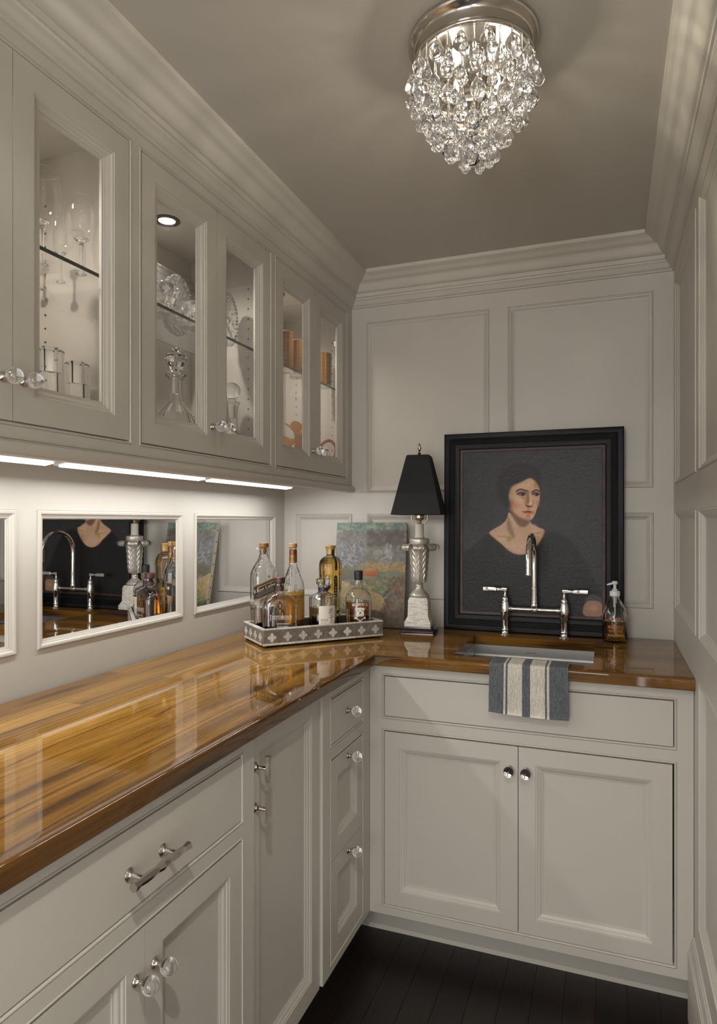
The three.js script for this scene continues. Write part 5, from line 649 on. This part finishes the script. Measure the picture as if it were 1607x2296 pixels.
{ // third cupboard
  const gt = canvasTex(512, 512, (c, W, H) => { c.fillStyle = '#a8792c'; c.fillRect(0, 0, W, H); const r = rng(12); for (let y = 0; y < 8; y++) for (let x = 0; x < 6; x++) { c.save(); c.translate((x + 0.5) * W / 6, (y + 0.5) * H / 8); c.strokeStyle = '#6a1a16'; c.lineWidth = 5; c.beginPath(); c.arc(0, 0, 20, 0, 7); c.stroke(); c.fillStyle = y % 2 ? '#8e2620' : '#4d3a18'; c.beginPath(); c.moveTo(0, 12); c.lineTo(-13, -6); c.lineTo(-4, -13); c.lineTo(0, -6); c.lineTo(4, -13); c.lineTo(13, -6); c.fill(); c.restore(); } for (let i = 0; i < 900; i++) { c.fillStyle = r() < 0.5 ? 'rgba(240,200,110,.5)' : 'rgba(80,20,16,.4)'; c.fillRect(r() * W, r() * H, 3 + r() * 4, 3); } });
  gt.wrapS = gt.wrapT = THREE.RepeatWrapping; gt.repeat.set(1.6, 5); const gilt = phy({ map: gt, color: lin(0.62, 0.58, 0.52), roughness: 0.25, metalness: 0.45 });
  const gb = (label, x, z, s = 1) => { const t = thing('gilt_tumbler', label, 'glass', [x, SH, z], 0.4, 'gilded tumblers on the upper shelf'); t.scale.setScalar(s); mesh('sleeve', lathe([[0.025, 0.012], [0.027, 0.016], [0.0285, 0.138], [0.0278, 0.140], [0.0265, 0.138], [0.0255, 0.014]], 40), gilt, t); mesh('foot', lathe([[0, 0], [0.026, 0], [0.0272, 0.002], [0.0268, 0.0118], [0, 0.0118]], 36), M.crystal, t); return t; };
  gb('gilded red tumbler at the left of the shelf, partly hidden', 0.19, 0.411, 1.06); gb('gilded red tumbler with rows of ornament, fully in view', 0.19, 0.320);
  gb('gilded dark tumbler standing alone by the right cupboard wall', 0.212, 0.107);
  const amber = phy({ color: lin(0.60, 0.33, 0.09), transmission: 0.6, thickness: 0, roughness: 0.25 }), pink = phy({ color: lin(0.72, 0.42, 0.27), transmission: 0.55, thickness: 0, roughness: 0.25 });
  const wavy = (pts, n, amp, seg = 64) => { const g = lathe(pts, seg), p = g.attributes.position, top = pts[pts.length - 1][1]; for (let i = 0; i < p.count; i++) { const a = Math.atan2(p.getX(i), p.getZ(i)), f = Math.max(0, (p.getY(i) / top - 0.82) / 0.18), r = Math.hypot(p.getX(i), p.getZ(i)), k = 1 + amp * f * Math.cos(a * n) / 1; p.setXYZ(i, p.getX(i) * k, p.getY(i) + 0.006 * f * Math.sin(a * n + 1), p.getZ(i) * k); } g.computeVertexNormals(); return g; };
  let t = thing('amber_vase', 'tall amber glass vase with a flared wavy lip', 'vase', [0.19, BT, 0.289]); mesh('body', wavy([[0, 0], [0.030, 0.001], [0.031, 0.006], [0.027, 0.04], [0.023, 0.10], [0.021, 0.150], [0.026, 0.168], [0.040, 0.186], [0.052, 0.196]], 5, 0.13), amber, t);
  t = thing('amber_bowl', 'low amber glass bowl with a folded rim beside the tall vase', 'bowl', [0.205, BT, 0.415]); mesh('body', wavy([[0, 0], [0.035, 0.001], [0.05, 0.02], [0.065, 0.05], [0.072, 0.066]], 5, 0.1), amber, t);
  t = thing('amber_dish', 'shallow amber glass dish with a turned lip raised above the low bowl', 'dish', [0.085, BT, 0.20]); mesh('body', wavy([[0, 0], [0.026, 0.001], [0.010, 0.012], [0.008, 0.10], [0.02, 0.125], [0.048, 0.150], [0.058, 0.158]], 4, 0.14), amber, t);
  t = thing('glass_pitcher', 'peach glass pitcher with a looping red glass handle', 'pitcher', [0.165, BT, 0.125]); mesh('body', wavy([[0, 0], [0.036, 0.001], [0.042, 0.02], [0.044, 0.06], [0.036, 0.105], [0.027, 0.14], [0.030, 0.17], [0.038, 0.19]], 2, 0.1), pink, t);
  mesh('handle', tube([[0.022, 0.125, -0.020], [0.038, 0.150, -0.032], [0.058, 0.158, -0.044], [0.078, 0.135, -0.056], [0.076, 0.095, -0.055], [0.058, 0.050, -0.044], [0.038, 0.030, -0.030], [0.028, 0.028, -0.022]], 0.0058, 60, 12), phy({ color: lin(0.42, 0.07, 0.04), transmission: 0.35, thickness: 0, roughness: 0.12 }), t);
}
// ------------------------------------------------------------------ chandelier
{
  const C = [1.02, CEIL, 1.19], t = thing('chandelier', 'flush ceiling chandelier of clear teardrop crystals under a nickel canopy', 'chandelier', C), r = rng(64);
  mesh('canopy', lathe([[0, -0.001], [0.130, -0.001], [0.134, -0.004], [0.134, -0.010], [0.129, -0.014], [0.123, -0.016], [0.1185, -0.022], [0.1185, -0.038], [0.121, -0.043], [0.1245, -0.045], [0.1245, -0.050], [0.121, -0.052], [0.114, -0.052], [0.113, -0.03], [0, -0.028]], 72), M.nickel, t);
  const band = (R0, y, h, wav, ph) => { const n = 96, pos = [], idx = []; for (let i = 0; i < n; i++) { const a = i / n * Math.PI * 2, yy = y + wav * Math.sin(a * 2 + ph); for (const [dr, dy] of [[0, 0], [0, h], [-0.0015, h], [-0.0015, 0]]) pos.push((R0 + dr) * Math.sin(a), yy + dy, (R0 + dr) * Math.cos(a)); } for (let i = 0; i < n; i++) for (let k = 0; k < 4; k++) { const a = i * 4 + k, b = i * 4 + (k + 1) % 4, c = ((i + 1) % n) * 4 + k, d = ((i + 1) % n) * 4 + (k + 1) % 4; idx.push(a, c, b, b, c, d); } const g = new THREE.BufferGeometry(); g.setAttribute('position', new THREE.BufferAttribute(new Float32Array(pos), 3)); g.setAttribute('uv', new THREE.BufferAttribute(new Float32Array(pos.length / 3 * 2), 2)); g.setIndex(idx); return toCreasedNormals(g, 0.5); };
  const fat = lathe([[0, -0.0500], [0.006, -0.0492], [0.0108, -0.0462], [0.0140, -0.0412], [0.0150, -0.0355], [0.0142, -0.0298], [0.0112, -0.0235], [0.0070, -0.0175], [0.0034, -0.0130], [0.0018, -0.0095], [0.0022, -0.0065], [0.0020, -0.0045], [0, -0.004]], 20);
  const thin = lathe([[0, -0.0760], [0.005, -0.0752], [0.0088, -0.0725], [0.0105, -0.0680], [0.0104, -0.0640], [0.0085, -0.0575], [0.0055, -0.0490], [0.0034, -0.0400], [0.0023, -0.0280], [0.0019, -0.0150], [0.0022, -0.0075], [0.0020, -0.0045], [0, -0.004]], 18);
  const small = fat.clone().scale(0.74, 0.74, 0.74), tip = fat.clone().scale(1.05, 1.05, 1.05);
  const hook = (() => { const g = mergeGeometries([new THREE.TorusGeometry(0.0022, 0.0004, 5, 12).translate(0, -0.003, 0), cyl(0.0005, 0.0005, 0.007, 6).translate(0, 0.002, 0)]); return g; })();
  // tiers: [radius, height below the ceiling, how many, first kind, second kind]
  const tiers = [[0.1225, -0.050, 30, fat, thin], [0.1330, -0.080, 16, small, small], [0.1130, -0.088, 24, fat, thin], [0.1190, -0.114, 14, small, small], [0.0930, -0.120, 20, fat, thin], [0.0970, -0.147, 12, small, small], [0.0700, -0.148, 16, fat, thin], [0.0660, -0.176, 9, small, small], [0.0450, -0.176, 10, fat, thin], [0.0340, -0.198, 6, small, small], [0.0200, -0.194, 5, fat, thin], [0.0, -0.206, 1, tip, tip]];
  tiers.forEach(([R0, y, n, A, B], k) => {
    if (k % 2 === 0 && R0 > 0) mesh('tier_ring', band(R0, y - 0.001, 0.006, k && k < 7 ? 0.004 : 0, k), M.nickel, t);
    const hooks = [];
    for (let i = 0; i < n; i++) { const a = (i + (k % 4 > 1 ? 0.5 : 0)) / n * Math.PI * 2 + 0.07 * k, x = R0 * Math.sin(a), z = R0 * Math.cos(a), dy = (k % 2 ? 0.004 * (r() - 0.5) : k && k < 7 ? 0.004 * Math.sin(a * 2 + k) : 0); mesh('glass_drop', i % 2 ? B : A, M.crystal, t, [x, y + dy - 0.001, z], [0.05 * (r() - 0.5), r() * 6, 0.05 * (r() - 0.5)]); hooks.push(hook.clone().rotateY(a).translate(x, y + dy, z)); }
    const hk = mesh('drop_hooks', mergeGeometries(hooks), M.nickel, t); hk.userData.kind = 'stuff';
  });
  for (const a of [0.4, 1.97, 3.54, 5.11]) mesh('rib', tube([[0.110 * Math.sin(a), -0.05, 0.110 * Math.cos(a)], [0.104 * Math.sin(a), -0.09, 0.104 * Math.cos(a)], [0.086 * Math.sin(a), -0.12, 0.086 * Math.cos(a)], [0.064 * Math.sin(a), -0.15, 0.064 * Math.cos(a)], [0.04 * Math.sin(a), -0.178, 0.04 * Math.cos(a)], [0.012 * Math.sin(a), -0.203, 0.012 * Math.cos(a)], [0, -0.21, 0]], 0.0016, 30, 6), M.nickel, t);
  const bulbM = std({ color: 0x444444, emissive: CHANDELIER.color, emissiveIntensity: 3.5 });
  for (let k = 0; k < 4; k++) { const a = 0.8 + k * Math.PI / 2, x = 0.062 * Math.sin(a), z = 0.062 * Math.cos(a); mesh('bulb_holder', lathe([[0, -0.028], [0.010, -0.028], [0.010, -0.05], [0.0065, -0.053], [0, -0.053]], 20), M.nickel, t, [x, 0, z]); mesh('bulb', lathe([[0, -0.053], [0.0052, -0.054], [0.0062, -0.060], [0.0062, -0.082], [0.004, -0.087], [0, -0.088]], 18), bulbM, t, [x, 0, z]); const l = new THREE.PointLight(CHANDELIER.color, CHANDELIER.cd, 0, 2); l.position.set(x, -0.072, z); l.castShadow = true; l.shadow.radius = 0.5; t.add(l); }
}
{ // unseen ceiling spot, placed above the camera: it throws the shadows of the bar pulls and leaves the upper cupboards in the dark
  const t = thing('unseen_downlight', 'unseen round recessed ceiling spot with white rim, lights the base cupboards', 'light', [1.27, CEIL, 2.60]);
  mesh('rim', lathe([[0.046, -0.001], [0.048, -0.004], [0.060, -0.005], [0.064, -0.003], [0.065, -0.0005], [0.046, -0.0005]], 48), M.white, t); mesh('lens', cyl(0.046, 0.046, 0.0015, 40).translate(0, -0.0015, 0), std({ color: 0x444444, emissive: REAR.color, emissiveIntensity: 4 }), t);
  const l = new THREE.SpotLight(REAR.color, REAR.cd, 0, R(54), 0.35, 2); l.position.set(0, -0.006, 0); l.target.position.set(0, -1, -0.12); l.castShadow = true; l.shadow.radius = 2; t.add(l, l.target);
}
renderer.render(scene, camera);
